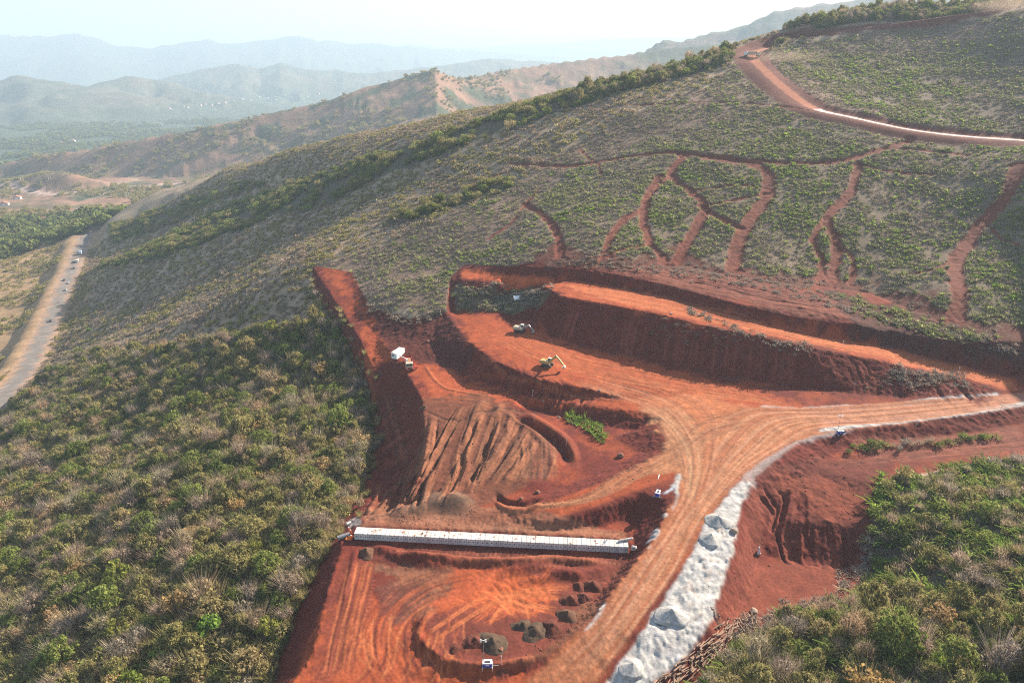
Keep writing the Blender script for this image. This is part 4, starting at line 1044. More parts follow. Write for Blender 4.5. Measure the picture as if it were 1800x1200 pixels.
# brown scrub further up
x, y = area_pts(50000, 290, 860, R(-44), R(22), 1.6)
k = ~bare(x, y, .2) & ~zmask(x, y, Z_CLEAR) & ~zmask(x, y, Z_FOREST) & ~zmask(x, y, Z_WEST) & ~zmask(x, y, Z_GULLY); x, y = x[k], y[k]
u = rng.uniform(size=len(x)) + fbm(x / 40 + 7, y / 40, 3, 92) * .5
for nm, key, a, b in (("dry_scrub", "moor_dry", -9, .42), ("straw_scrub", "moor_straw", .42, .72), ("olive_scrub", "moor_olive", .72, 9)):
    k = (u >= a) & (u < b); scatter(nm, key, x[k], y[k], .7, 1.35)
x, y = area_pts(50000, 280, 900, R(-46), R(40), 1.8)
k = ~bare(x, y, .2) & zmask(x + 8 * noise(x / 20, y / 20, 3), y, Z_GULLY) & (rng.uniform(size=len(x)) < .55 + .8 * fbm(x / 30, y / 30, 2, 103)); x, y = x[k], y[k]
u = rng.uniform(size=len(x))
for nm, key, a, b in (("gully_green_scrub", "bush_green", 0, .5), ("gully_olive_scrub", "bush_olive", .5, .86), ("gully_yellow_scrub", "bush_yellow", .86, 1)):
    k = (u >= a) & (u < b); scatter(nm, key, x[k], y[k], 1.1, 2.0)
# regrowth and cut brush on the cleared hillside
x, y = area_pts(190000, 235, 660, R(-20), R(42), 1.7)
k = ~bare(x, y, .35) & zmask(x, y, Z_CLEAR); x, y = x[k], y[k]
gg = zmask(x, y, Z_CLEAR_G)
rich = smooth(-.1, .45, fbm(x / 26 + 3, y / 26, 3, 94) + .30 * (x > 110))
patch_ = fbm(x / 13, y / 13, 3, 99); k = rng.uniform(size=len(x)) < .74 + .8 * patch_; x, y, gg, rich = x[k], y[k], gg[k], rich[k]
u = rng.uniform(size=len(x)); p = np.where(gg, .50, .17) * np.clip(1 + 1.3 * fbm(x / 45, y / 45, 2, 101), .2, 1.5)
k = u < p * (1 - .35 * rich); scatter("green_regrowth", "tuft_green", x[k], y[k], .6, 1.25)
k = (u >= p * (1 - .35 * rich)) & (u < p); scatter("fresh_regrowth", "tuft_fresh", x[k], y[k], .7, 1.4)
k = (u >= p) & (u < p + .42); scatter("cut_brush", "tuft_dead", x[k], y[k], .7, 1.5)
# right-hand slope: vines, fronds and bushes
x, y = area_pts(12000, 70, 330, R(8), R(60), 1.7)
_lg = polydist(x, y, [raycast(u, v, gz) for u, v in ((1150, 1225), (1225, 1160), (1270, 1118), (1328, 1088))])[0]
k = zmask(x, y, Z_RIGHT) & ~bare(x, y, .15) & (_lg > 3.5); x, y = x[k], y[k]
u = rng.uniform(size=len(x)) + fbm(x / 14 + 3, y / 14, 3, 95) * .5
for nm, key, a, b in (("arching_fronds", "frond", -9, .36), ("green_thicket", "bush_green", .36, .52), ("olive_thicket", "bush_olive", .52, .66), ("olive_fronds", "frond_olive", .62, .80), ("dry_thicket", "bush_dry", .80, 9)):
    k = (u >= a) & (u < b); scatter(nm, key, x[k], y[k], .6, 1.3)
# west of the highway and the land beyond
x, y = area_pts(9000, 300, 1150, R(-50), R(-22), 1.7)
k = zmask(x, y, Z_WEST) & (np.abs(gs(HD, x, y)) > 16) & (fbm(x / 60, y / 60, 3, 96) > .0); scatter("roadside_scrub", "moor_olive", x[k], y[k], 1.0, 2.2)
x, y = area_pts(15000, 1000, 2300, R(-42), R(20), 1.5)
k = (fbm(x / 160, y / 160, 3, 97) > .08); scatter("far_scrub", "bush_olive", x[k], y[k], 1.5, 3.2)
x, y = area_pts(34000, 960, 4300, R(-42), R(4), 1.3)
r_ = np.hypot(x, y); k = (gz(x, y) < -60) & (fbm(x / 260, y / 260, 3, 98) > -.12) & ((r_ < 1260) | (r_ > 2150)); scatter("far_woods", "woods", x[k], y[k], .8, 1.7)
# ------------------------------------------------------------------ counted trees
def pix(x, y, z):
    z = z - CZ
    f = y * CP - z * SP; up = y * SP + z * CP
    return 900 + 1200 * x / f, 600 - 1200 * up / f, f
def pick(zone_, n, want, sep, r0, r1, t0, t1, ok=None):
    x, y = area_pts(n, r0, r1, t0, t1, 1.2)
    k = zmask(x, y, zone_) & ~bare(x, y, .03); x, y = x[k], y[k]
    z = gz(x, y); u, v, f = pix(x, y, z + 3)
    k = (u > -30) & (u < 1830) & (v < 1215); x, y, z = x[k], y[k], z[k]
    out = []
    cell = {}
    for i in np.argsort(np.hypot(x, y)):
        key = (int(x[i] // sep), int(y[i] // sep))
        if any(math.hypot(x[i] - a, y[i] - b) < sep for dx in (-1, 0, 1) for dy in (-1, 0, 1) for (a, b) in cell.get((key[0] + dx, key[1] + dy), [])): continue
        cell.setdefault(key, []).append((x[i], y[i])); out.append((x[i], y[i], z[i]))
        if len(out) >= want: break
    return out
TL = {"green": ("green_tree", "leafy dark green tree crown in the dense woodland"), "olive": ("olive_tree", "dull olive green tree crown in the dense woodland"),
      "dry": ("dry_tree", "brown twiggy half bare tree in the dense woodland"), "yellow": ("yellow_green_tree", "yellowish green tree crown in the dense woodland"),
      "ochre": ("ochre_tree", "ochre tinted tree crown in the dense woodland"), "bright": ("bright_tree", "")}
_left_right = {0: "left of the red earthworks", 1: "on the slope at bottom right"}
def tree(key, x, y, z, s, label=None, group=None, var=None, tall=None):
    cm, tm = KIND[key][(var if var is not None else random.randrange(3)) % len(KIND[key])]
    o = bpy.data.objects.new(TL[key][0], None); COL.objects.link(o)
    o.location = (x, y, z); o.rotation_euler = (0, 0, random.uniform(0, 6.28)); o.scale = (s, s, s * (tall or random.uniform(.85, 1.2)))
    o.empty_display_size = .5
    setp(o, label, "tree", group)
    link("trunk", tm, o); link("crown", cm, o)
    return o
SPECIAL = [("bright", 370, 1108, 1.15, "single vivid bright green round tree with pale trunk near the bottom of the woodland"),
           ("bright", 158, 572, .75, "small vivid green tree alone in the brown scrub beside the highway"),
           ("yellow", 157, 670, 1.2, "yellow green tree at the upper left of the woodland nearest the highway bend"),
           ("green", 205, 648, 1.2, "dark green upright tree at the upper edge of the woodland"),
           ("green", 106, 640, 1.1, "small dark green round tree beside the lower highway bend"),
           ("ochre", 62, 685, 1.5, "broad ochre green tree crown at the left edge of the woodland below the highway"),
           ("ochre", 298, 888, 1.5, "wide ochre tree in the middle of the left woodland"),
           ("green", 275, 945, 1.6, "large grey green tree just below the wide ochre tree in the left woodland"),
           ("green", 470, 1000, 1.6, "large leafy green tree near the red bank left of the white culvert"),
           ("ochre", 600, 800, 1.1, "small ochre tree on the woodland edge facing the dark trench"),
           ("ochre", 545, 640, 1.2, "ochre crowned tree near the top of the woodland beside the red ramp"),
           ("yellow", 1090, 0, 0, "")][:-1]
taken = []
for key, u, v, s, lb in SPECIAL:
    p = on_ground(u, v + 16)
    tree(key, p.x, p.y, p.z, s, lb, None, 0); taken.append((p.x, p.y))
def pickkind(x, y, dry=.34):
    q = random.random() + .25 * float(fbm(np.array([x / 25.]), np.array([y / 25.]), 2, 93)[0])
    return "green" if q < .17 else "olive" if q < .17 + .36 * (1 - dry) + .14 else "dry" if q < .86 else "yellow" if q < .93 else "ochre"
LOGL = [on_ground(u, v) for u, v in ((1150, 1225), (1190, 1190), (1225, 1160), (1250, 1138), (1270, 1118), (1300, 1100), (1328, 1088))]
near_left = pick(Z_FOREST, 14000, 225, 3.9, 75, 300, R(-58), R(-8))
near_right = pick(Z_RIGHT, 7000, 64, 4.6, 75, 260, R(12), R(58))
for sd, lst in ((0, near_left), (1, near_right)):
    for x, y, z in lst:
        if any(math.hypot(x - a, y - b) < 4 for a, b in taken): continue
        if sd and any(math.hypot(x - a[0], y - a[1]) < 6.5 for a in LOGL): continue
        k = pickkind(x, y)
        tree(k, x, y, z - .1, min(1.75, max(.55, random.lognormvariate(.06, .30))), TL[k][1] + " " + _left_right[sd], "woodland trees " + _left_right[sd])
rfar = max(math.hypot(x, y) for x, y, z in near_left)
x, y = area_pts(13000, rfar, 470, R(-50), R(-8), 1.4)
k = zmask(x, y, Z_FOREST) & ~bare(x, y, .03); x, y = x[k], y[k]
u = rng.uniform(size=len(x)) + .2 * fbm(x / 25, y / 25, 2, 93)
fall = smooth(250, 420, np.hypot(x, y))
k = rng.uniform(size=len(x)) > fall * .75; x, y, u = x[k], y[k], u[k]
for i, (nm, key, a, b) in enumerate((("farther_green_trees", "green", -9, .22), ("farther_olive_trees", "olive", .22, .50), ("farther_dry_trees", "dry", .50, .86), ("farther_yellow_green_trees", "yellow", .86, .93), ("farther_ochre_trees", "ochre", .93, 9))):
    PROTO[nm] = bpy.data.objects.new(nm + "_crown", KIND[key][i % 3][0])
    k = (u >= a) & (u < b); scatter(nm, nm, x[k], y[k], .5, 1.3)
# the ridge-top trees behind the upper road, seen against the sky
xs, ys = [], []
for _ in range(900):
    i = random.randrange(len(TOPROAD) - 1); f = random.random(); a = TOPROAD[i] * (1 - f) + TOPROAD[i + 1] * f
    d = TOPROAD[i + 1] - TOPROAD[i]; l = math.hypot(d[0], d[1]); o = random.uniform(9, 42); sg = 1 if (-d[0]) > 0 else -1
    nx, ny = -d[1] / l, d[0] / l
    if ny < 0: nx, ny = -nx, -ny
    xs.append(a[0] + nx * o); ys.append(a[1] + ny * o)
for _ in range(420):
    f = random.random(); q = raycast(1010 + 310 * f + random.gauss(0, 4), 163 - 85 * f + random.uniform(0, 22), gz, 300, 700)
    if q: xs.append(q[0]); ys.append(q[1])
xs, ys = np.array(xs), np.array(ys); k = ~bare(xs, ys, .2); xs, ys = xs[k], ys[k]
for i, (nm, key) in enumerate((("ridge_green_trees", "green"), ("ridge_olive_trees", "olive"), ("ridge_dry_trees", "dry"))):
    PROTO[nm] = bpy.data.objects.new(nm + "_crown", KIND[key][i][0])
    scatter(nm, nm, xs[i::3], ys[i::3], .7, 1.25)
# bright arching plants one can tell apart
FR = {}
for s in range(3):
    FR[s] = mesh_of("frond_leaves", *twigs(34, 2.4, 3.6, .40, 120 + s, 0, 1.0, .52)[:2], M_FROND, attr=twigs(34, 2.4, 3.6, .40, 120 + s, 0, 1.0, .52)[2])
def plant(u, v, s, label, group, key=None, name="arching_plant", cat="plant", xyz=None):
    p = Vector(xyz) if xyz else on_ground(u, v)
    o = link(name, FR[random.randrange(3)] if key is None else PROTO[key].data, None, p - Vector((0, 0, .1)), (0, 0, random.uniform(0, 6.28)), (s, s, s * random.uniform(.85, 1.2)))
    setp(o, label, cat, group)
for u, v, s in ((1003, 733, .9), (1012, 738, .8), (1000, 742, .7), (1022, 741, .7), (1030, 747, .8), (1042, 752, .8), (1052, 750, .7), (1040, 760, .8), (1056, 760, .8), (1062, 770, .7), (1050, 770, .7), (1060, 778, .5), (1015, 748, .7), (1008, 745, .6), (1020, 735, .7), (1026, 752, .7), (1035, 742, .7), (1046, 746, .6), (1034, 757, .6), (1050, 758, .7), (1058, 752, .6), (1045, 765, .6), (1056, 766, .7), (1064, 763, .5), (1053, 775, .5), (996, 736, .6), (1018, 744, .6)):
    plant(u, v, s, "green arching plant in the small island of plants left standing in the red hollow", "plants on the island in the red hollow")
for o_, (u, v) in (("tall thin feathery plant rising highest above the plant island", (1005, 728)), ("thin leaning feathery stalk at the middle of the plant island", (1028, 736))):
    p = on_ground(u, v); q = link("feathery_plant", mesh_of("stalk", *twigs(7, .5, 4.2, .14, 131, 0, 1, .15)[:2], M_FROND, attr=twigs(7, .5, 4.2, .14, 131, 0, 1, .15)[2]), None, p); setp(q, o_, "plant")
RB = [(1300, 1130), (1345, 1165), (1372, 1178), (1388, 1150), (1405, 1120), (1425, 1160), (1440, 1128), (1470, 1070), (1482, 1060), (1505, 1062), (1555, 1068), (1570, 1080), (1500, 1180), (1560, 1020), (1590, 970), (1600, 985),
      (1640, 850), (1660, 842), (1690, 860), (1720, 850), (1745, 870), (1770, 905), (1700, 900), (1650, 905), (1620, 880), (1600, 862), (1575, 850), (1545, 842), (1790, 940), (1600, 930), (1560, 920), (1625, 960), (1680, 940), (1720, 985), (1490, 1120), (1530, 1110), (1640, 1040), (1700, 1080), (1760, 1140), (1650, 1150), (1785, 840), (1770, 820)]
for u, v in RB:
    for j in range(random.choice((1, 2))):
        plant(u + random.gauss(0, 6), v + random.gauss(0, 5), random.uniform(.55, 1.0), "bright yellow green arching plant on the slope at bottom right", "bright arching plants on the slope at bottom right")
for k in range(34):
    f = k / 33; u = 1492 + f * 262; v = 790 - f * 22 + random.gauss(0, 3.5)
    dry = .3 < f < .55
    plant(u, v, random.uniform(.55, 1.0), ("grey dry shrub" if dry else "green shrub") + " in the narrow hedge along the bench below the white edged road",
          "plants left along the bench below the road", "bush_dry" if dry else random.choice(["bush_green", "frond_olive"]), "bench_shrub", "shrub")
# torn brush at the foot of the cleared slope and round the works
def brush(name, lines, n, spread, key, s0, s1):
    xs, ys = [], []
    for l in lines:
        q = catmull([p[:2] for p in PWL(l)], 6)
        for _ in range(n):
            i = random.randrange(len(q) - 1); f = random.random()
            a = q[i] * (1 - f) + q[i + 1] * f
            xs.append(a[0] + random.gauss(0, spread)); ys.append(a[1] + random.gauss(0, spread))
    scatter(name, key, np.array(xs), np.array(ys), s0, s1)
EDGE = [[(1010, 452), (1100, 462), (1200, 460), (1300, 482), (1430, 494), (1530, 510), (1640, 552), (1690, 590)], [(850, 510), (885, 508), (925, 515), (960, 512)], [(1210, 545), (1330, 592), (1420, 612)], [(1570, 655), (1620, 665), (1680, 655)],
        [(1280, 1120), (1330, 1095), (1400, 1070), (1470, 1055)], [(1480, 1035), (1530, 990), (1535, 940)], [(640, 540), (720, 562), (785, 545)]]
brush("torn_brush", EDGE + [[(1020, 462), (1120, 474), (1250, 490), (1400, 520), (1500, 545)], [(1500, 540), (1640, 580), (1780, 612)]], 90, 1.6, "tuft_dead", .8, 1.7)
brush("thin_bench_scrub", [[(805, 505), (850, 515), (930, 508)], [(805, 520), (860, 530), (945, 520)], [(805, 538), (860, 542), (930, 540)]], 45, 1.6, "tuft_green", .6, 1.2)
brush("thin_bench_brush", [[(805, 515), (860, 522), (945, 515)], [(805, 530), (860, 538), (940, 530)]], 160, 1.6, "tuft_dead", .6, 1.3)
brush("scraped_corner_scrub", [[(1470, 520), (1560, 545), (1640, 568), (1720, 592)], [(1500, 540), (1600, 570), (1680, 590)]], 120, 2.5, "tuft_green", .7, 1.4)
brush("scraped_slope_weeds", [[(1010, 458), (1120, 468), (1250, 482), (1400, 508), (1500, 528)]], 260, 3.5, "moor_straw", .4, .9)
brush("bench_weeds", [[(850, 530), (890, 525), (940, 515)], [(870, 538), (915, 530), (960, 512)], [(1150, 570), (1300, 600)], [(1500, 680), (1660, 672), (1700, 668)]], 50, 1.8, "moor_straw", .5, 1.0)
brush("woodland_edge_grass", [[(546, 505), (572, 555), (600, 603), (620, 653), (638, 703), (650, 760), (640, 820), (622, 875), (585, 940), (545, 1000), (510, 1070), (480, 1140), (455, 1200)]], 420, 2.2, "grass_tall", .6, 1.3)
brush("woodland_edge_shrubs", [[(540, 510), (562, 560), (592, 608), (612, 660), (630, 710), (644, 765), (632, 822), (612, 880), (575, 940), (535, 1000), (500, 1070), (468, 1140), (445, 1200)]], 160, 2.0, "bush_dry", .6, 1.2)
# ------------------------------------------------------------------ made things
def paint(name, col, rough=.5, metal=0.0, dirt=.25, emit=0):
    m = bpy.data.materials.new(name); m.use_nodes = True
    nt = m.node_tree; b = nt.nodes["Principled BSDF"]
    b.inputs["Roughness"].default_value = rough; b.inputs["Metallic"].default_value = metal
    n = nt.nodes.new("ShaderNodeTexNoise"); n.inputs["Scale"].default_value = 2.2; n.inputs["Detail"].default_value = 5
    tc = nt.nodes.new("ShaderNodeTexCoord"); nt.links.new(tc.outputs["Object"], n.inputs["Vector"])
    r = nt.nodes.new("ShaderNodeMapRange"); r.inputs[1].default_value = .45; r.inputs[2].default_value = .75; r.inputs[4].default_value = dirt * 2
    mx = nt.nodes.new("ShaderNodeMix"); mx.data_type = 'RGBA'
    mx.inputs[6].default_value = (*col, 1); mx.inputs[7].default_value = (.30, .13, .07, 1)
    nt.links.new(n.outputs[0], r.inputs[0]); nt.links.new(r.outputs[0], mx.inputs[0]); nt.links.new(mx.outputs[2], b.inputs["Base Color"])
    return m
M_YEL = paint("yellow_paint", (.48, .33, .10), .6, 0, .38); M_CREAM = paint("cream_paint", (.48, .42, .30), .6, 0, .3); M_WH = paint("white_paint", (.80, .80, .78), .45, 0, .08)
M_BLUE = paint("blue_paint", (.03, .05, .38), .4, 0, .1); M_REDP = paint("red_paint", (.45, .03, .025)); M_BLACK = paint("black_rubber", (.03, .03, .032), .8)
M_GREY = paint("grey_steel", (.28, .28, .28), .5, .3); M_GLASS = paint("dark_glass", (.02, .025, .035), .08, 0, .03); M_CONC = paint("pale_concrete", (.68, .64, .58), .85, 0, .34)
_n = M_CONC.node_tree; _oi = _n.nodes.new("ShaderNodeObjectInfo"); _r = _n.nodes.new("ShaderNodeMapRange"); _r.inputs[3].default_value = .78; _r.inputs[4].default_value = 1.08
_v = _n.nodes.new("ShaderNodeVectorMath"); _v.operation = 'SCALE'; _mx = [q for q in _n.nodes if q.type == 'MIX'][0]
_n.links.new(_oi.outputs["Random"], _r.inputs[0]); _n.links.new(_mx.outputs[2], _v.inputs[0]); _n.links.new(_r.outputs[0], _v.inputs["Scale"]); _n.links.new(_v.outputs[0], _n.nodes["Principled BSDF"].inputs["Base Color"])
M_CONC2 = paint("concrete_joint", (.16, .15, .17), .9, 0, .1); M_ORV = paint("orange_cloth", (.85, .20, .03), .8, 0, 0); M_SKIN = paint("skin", (.30, .17, .11), .6, 0, 0)
M_DARKC = paint("dark_cloth", (.04, .05, .09), .9, 0, .1); M_WOOD = paint("cut_wood", (.30, .19, .13), .9, 0, .3); M_CUTEND = paint("cut_end", (.50, .36, .24), .9, 0, .1); M_LOAD = paint("load_earth", (.33, .16, .09), .95, 0, .2)
M_STAKE = paint("stake_paint", (.75, .55, .48), .7, 0, .1); M_ROCK = soil_material("red_rock", .95, .8, 1.5)
M_ROCK.node_tree.nodes["Principled BSDF"].inputs["Base Color"].default_value = (.2, .08, .05, 1)
M_TILE = paint("roof_tiles", (.36, .16, .10), .9, 0, .1)
class MB:
    """collects simple shapes into one mesh"""
    def __init__(s): s.bm = bmesh.new(); s.mats = []
    def _m(s, mat, fs):
        if mat not in s.mats: s.mats.append(mat)
        i = s.mats.index(mat)
        for f in fs: f.material_index = i
    def box(s, c, d, mat, rot=None, taper=1.0, bev=0.0):
        r = bmesh.ops.create_cube(s.bm, size=1.0); vs = r["verts"]
        for v in vs:
            k = taper if v.co.z > 0 else 1.0
            v.co = Vector((v.co.x * d[0] * k, v.co.y * d[1] * k, v.co.z * d[2]))
        fs = list({f for v in vs for f in v.link_faces})
        if bev:
            es = list({e for v in vs for e in v.link_edges})
            rb = bmesh.ops.bevel(s.bm, geom=es, offset=bev, segments=1, affect='EDGES')
            vs = list({v for f in rb["faces"] for v in f.verts} | {v for v in vs if v.is_valid}); fs = list({f for v in vs for f in v.link_faces})
        M_ = Matrix.Translation(c) @ (rot if rot else Matrix.Identity(4))
        for v in vs: v.co = M_ @ v.co
        s._m(mat, fs); return s
    def prism(s, prof, w, mat, M_=None):
        """profile in x, z extruded along y by w"""
        a = [s.bm.verts.new((x, -w / 2, z)) for x, z in prof]; b = [s.bm.verts.new((x, w / 2, z)) for x, z in prof]
        fs = [s.bm.faces.new(a), s.bm.faces.new(b[::-1])]
        n = len(prof)
        for i in range(n): fs.append(s.bm.faces.new((a[i], b[i], b[(i + 1) % n], a[(i + 1) % n])))
        if M_:
            for v in a + b: v.co = M_ @ v.co
        s._m(mat, fs); return s
    def tube(s, p0, p1, r0, r1, mat, n=8):
        p0, p1 = Vector(p0), Vector(p1); d = p1 - p0
        r = bmesh.ops.create_cone(s.bm, cap_ends=True, segments=n, radius1=r0, radius2=r1, depth=d.length)
        M_ = Matrix.Translation((p0 + p1) / 2) @ d.to_track_quat('Z', 'Y').to_matrix().to_4x4()
        fs = set()
        for v in r["verts"]: v.co = M_ @ v.co; fs |= set(v.link_faces)
        s._m(mat, fs); return s
    def mesh(s, name):
        bmesh.ops.recalc_face_normals(s.bm, faces=s.bm.faces)
        me = bpy.data.meshes.new(name); s.bm.to_mesh(me); s.bm.free()
        for m in s.mats: me.materials.append(m)
        return me
    def build(s, name, parent=None): return link(name, s.mesh(name), parent)
def empty(name, p, rz=0, label=None, cat=None, group=None, scale=1.0, tilt=(0, 0)):
    o = bpy.data.objects.new(name, None); COL.objects.link(o); o.location = p; o.rotation_euler = (tilt[0], tilt[1], rz); o.scale = (scale,) * 3; o.empty_display_size = .5
    return setp(o, label, cat, group)
def copy_tree(o, parent=None):
    c = o.copy(); COL.objects.link(c); c.parent = parent
    for ch in [k for k in bpy.data.objects if k.parent == o]: copy_tree(ch, c)
    return c
def face_to(p, u, v):
    q = on_ground(u, v); return math.atan2(q.y - p.y, q.x - p.x)

# ---- box culvert laid in precast units
A0, A1 = Vector(P(622, 937, 114.25)), Vector(P(1105, 961, 114.25))
L_ = (A1 - A0).length; NU = 60; up_ = L_ / NU
cul = empty("box_culvert", (A0.x, A0.y, A0.z - 2.0), math.atan2(A1.y - A0.y, A1.x - A0.x), "long straight white concrete box culvert made of precast units lying across the red pit", "culvert")
def culvert_unit():
    b = MB(); w, h, l = 2.7, 2.0, up_ - .06
    b.box((0, w / 2, h - .11), (l, w, .22), M_CONC, bev=.02); b.box((0, w / 2, .11), (l, w, .22), M_CONC)
    b.box((0, w - .11, h / 2), (l, .22, h - .44), M_CONC)
    # near wall with a recessed joint socket
    b.box((0, .13, .22 + (h - .44) * .18), (l, .26, (h - .44) * .36), M_CONC); b.box((0, .13, h - .22 - (h - .44) * .18), (l, .26, (h - .44) * .36), M_CONC)
    for s in (-1, 1): b.box((s * l * .33, .13, h / 2), (l * .34, .26, (h - .44) * .28), M_CONC)
    b.box((0, .22, h / 2), (l * .38, .10, (h - .44) * .34), M_CONC2)
    b.box((0, -.02, h * .93), (l, .05, .12), M_CONC)
    return b.mesh("culvert_unit")
cu = culvert_unit()
jb = MB(); jb.box((0, 1.36, 1.005), (.11, 2.74, 2.01), M_CONC2); jm = jb.mesh("joint_seal")
for i in range(NU):
    k = link("precast_unit", cu, cul, ((i + .5) * up_, 0, random.uniform(-.025, .025)))
    k.rotation_euler = (0, 0, random.uniform(-.006, .006))
    if i: link("joint_seal", jm, cul, (i * up_, .03, 0))
for fx, fy in ((.07, 1.2), (.17, 1.6), (.19, 1.0), (.245, .9), (.30, 1.1), (.36, .8), (.43, 1.3), (.52, 1.4), (.60, .8), (.66, 1.8), (.74, 1.0), (.88, 1.7)):
    b = MB(); x0 = fx * L_
    pts = [(x0 + random.uniform(-.5, .5), fy + random.uniform(-.4, .4), 2.03) for _ in range(3)]
    for a, c in zip(pts[:-1], pts[1:]): b.tube(a, c, .035, .035, M_GREY, 5)
    b.build("lifting_cable", cul)
for k in range(26):
    b = MB(); b.box((0, 0, 0), (random.uniform(.25, 1.0), random.uniform(.2, .7), .06), M_LOAD, Matrix.Rotation(random.uniform(0, 3), 4, 'Z'), .7); o = b.build("spilt_soil", cul); o.location = (random.uniform(1, L_ - 1), random.uniform(.3, 2.5), 2.04)
# head of the culvert at the left bank: wing slab, pipe and tarpaulin
def on(u, v): return on_ground(u, v)
p = on(613, 921)
b = MB(); b.box((0, 0, .35), (1.9, 1.2, .7), M_CONC, Matrix.Rotation(.3, 4, 'X') , .7, .1); o = b.build("concrete_block"); o.location = p; o.rotation_euler = (0, 0, .6); setp(o, "pale rough concrete block beside the left end of the white culvert", "concrete block")
p = on(604, 946)
b = MB(); b.tube((-1.4, -.6, .6), (1.5, .8, .75), .62, .62, M_GREY, 14); b.tube((-1.45, -.62, .6), (-1.38, -.6, .6), .50, .50, M_BLACK, 14); o = b.build("steel_pipe"); o.location = p; setp(o, "dark steel pipe lying at the left end of the white culvert", "pipe")
b = MB(); b.tube((0, 0, 0), (3.6, .35, .15), .30, .30, M_CONC, 12); b.tube((3.6, .35, .15), (3.85, .37, .16), .30, .12, M_CONC, 12)
o = b.build("concrete_pipe"); o.location = A1 + (A0 - A1).normalized() * 2.2 + Vector((0, 1.9, .32)); o.rotation_euler = (0, 0, .12); setp(o, "smooth pale pipe lying on the right end of the culvert roof", "pipe")
b = MB(); b.box((0, 0, .4), (1.3, 1.2, .9), M_CONC, bev=.15); b.box((0, -.3, .9), (1.0, .5, .3), M_CONC2)
o = b.build("end_block"); o.location = on(1114, 965); o.rotation_euler = (0, 0, -.3); setp(o, "grey concrete block standing just past the right end of the culvert", "concrete block")
# workers in orange, one continuous skinned body each
def worker(p, rz, label, pose=0):
    J = [((0, 0, .95), .15), ((0, 0, 1.18), .16), ((0, 0, 1.42), .17), ((0, 0, 1.55), .07), ((0, .02, 1.68), .105), ((0, .02, 1.76), .09),
         ((-.2, 0, 1.42), .08), ((-.30, .1 + .2 * pose, 1.18), .06), ((-.26, .28 + .2 * pose, 1.0), .045), ((.2, 0, 1.42), .08), ((.32, .05, 1.16), .06), ((.30, .22, .98), .045),
         ((-.11, 0, .88), .11), ((-.13, .05, .48), .08), ((-.14, 0, .07), .06), ((-.14, .14, .04), .05), ((.11, 0, .88), .11), ((.14, .08 * pose, .48), .08), ((.15, -.02, .07), .06), ((.15, .12, .04), .05)]
    E = [(0, 1), (1, 2), (2, 3), (3, 4), (4, 5), (2, 6), (6, 7), (7, 8), (2, 9), (9, 10), (10, 11), (0, 12), (12, 13), (13, 14), (14, 15), (0, 16), (16, 17), (17, 18), (18, 19)]
    me = bpy.data.meshes.new("body"); me.from_pydata([j[0] for j in J], E, [])
    o = bpy.data.objects.new("person", me); COL.objects.link(o); o.location = p; o.rotation_euler = (0, 0, rz)
    sk = o.modifiers.new("skin", 'SKIN'); ss = o.modifiers.new("sub", 'SUBSURF'); ss.levels = ss.render_levels = 1
    for i, (c, r) in enumerate(J): me.skin_vertices[0].data[i].radius = (r, r)
    me.skin_vertices[0].data[0].use_root = True
    m = bpy.data.materials.new("work_clothes"); m.use_nodes = True; nt = m.node_tree; tc = nt.nodes.new("ShaderNodeTexCoord"); sx = nt.nodes.new("ShaderNodeSeparateXYZ"); cr = nt.nodes.new("ShaderNodeValToRGB"); cr.color_ramp.interpolation = 'CONSTANT'
    el = cr.color_ramp.elements; el[0].color = (.05, .04, .03, 1); el[0].position = 0
    for pos, c in ((.06, (.75, .16, .03, 1)), (.79, (.30, .17, .11, 1))): e = el.new(pos); e.color = c
    el[-1].position = 1
    mp = nt.nodes.new("ShaderNodeMath"); mp.operation = 'MULTIPLY'; mp.inputs[1].default_value = .5
    nt.links.new(tc.outputs["Object"], sx.inputs[0]); nt.links.new(sx.outputs[2], mp.inputs[0]); nt.links.new(mp.outputs[0], cr.inputs[0]); nt.links.new(cr.outputs[0], nt.nodes["Principled BSDF"].inputs["Base Color"])
    me.materials.append(m); setp(o, label, "person")
    h = MB(); h.tube((0, .02, 1.77), (0, .02, 1.88), .15, .08, M_WH, 10); h.tube((0, .04, 1.76), (0, .04, 1.785), .19, .17, M_WH, 10); h.build("helmet", o)
p = on(617, 941); worker(p + Vector((0, 0, .1)), .3, "worker in orange overalls nearest the left end of the culvert, turned to the pit", 0)
p = on(614, 936); worker(p, 2.2, "worker in orange overalls standing behind the first one at the culvert end", 1)
p = on(618, 950); worker(p, 1.2, "worker in orange overalls bending over at the foot of the culvert end", .8)
b = MB()
for i in range(5): b.box((random.uniform(-.5, .5), random.uniform(-.5, .5), .12 + i * .13), (1.3, .8, .12), M_ORV, Matrix.Rotation(random.uniform(0, 3), 4, 'Z') @ Matrix.Rotation(random.uniform(-.3, .3), 4, 'X'))
o = b.build("tarpaulin_bundle"); o.location = on(616, 947); setp(o, "crumpled orange tarpaulin bundle at the left end of the culvert", "tarpaulin"); o["kind"] = "stuff"; del o["kind"]

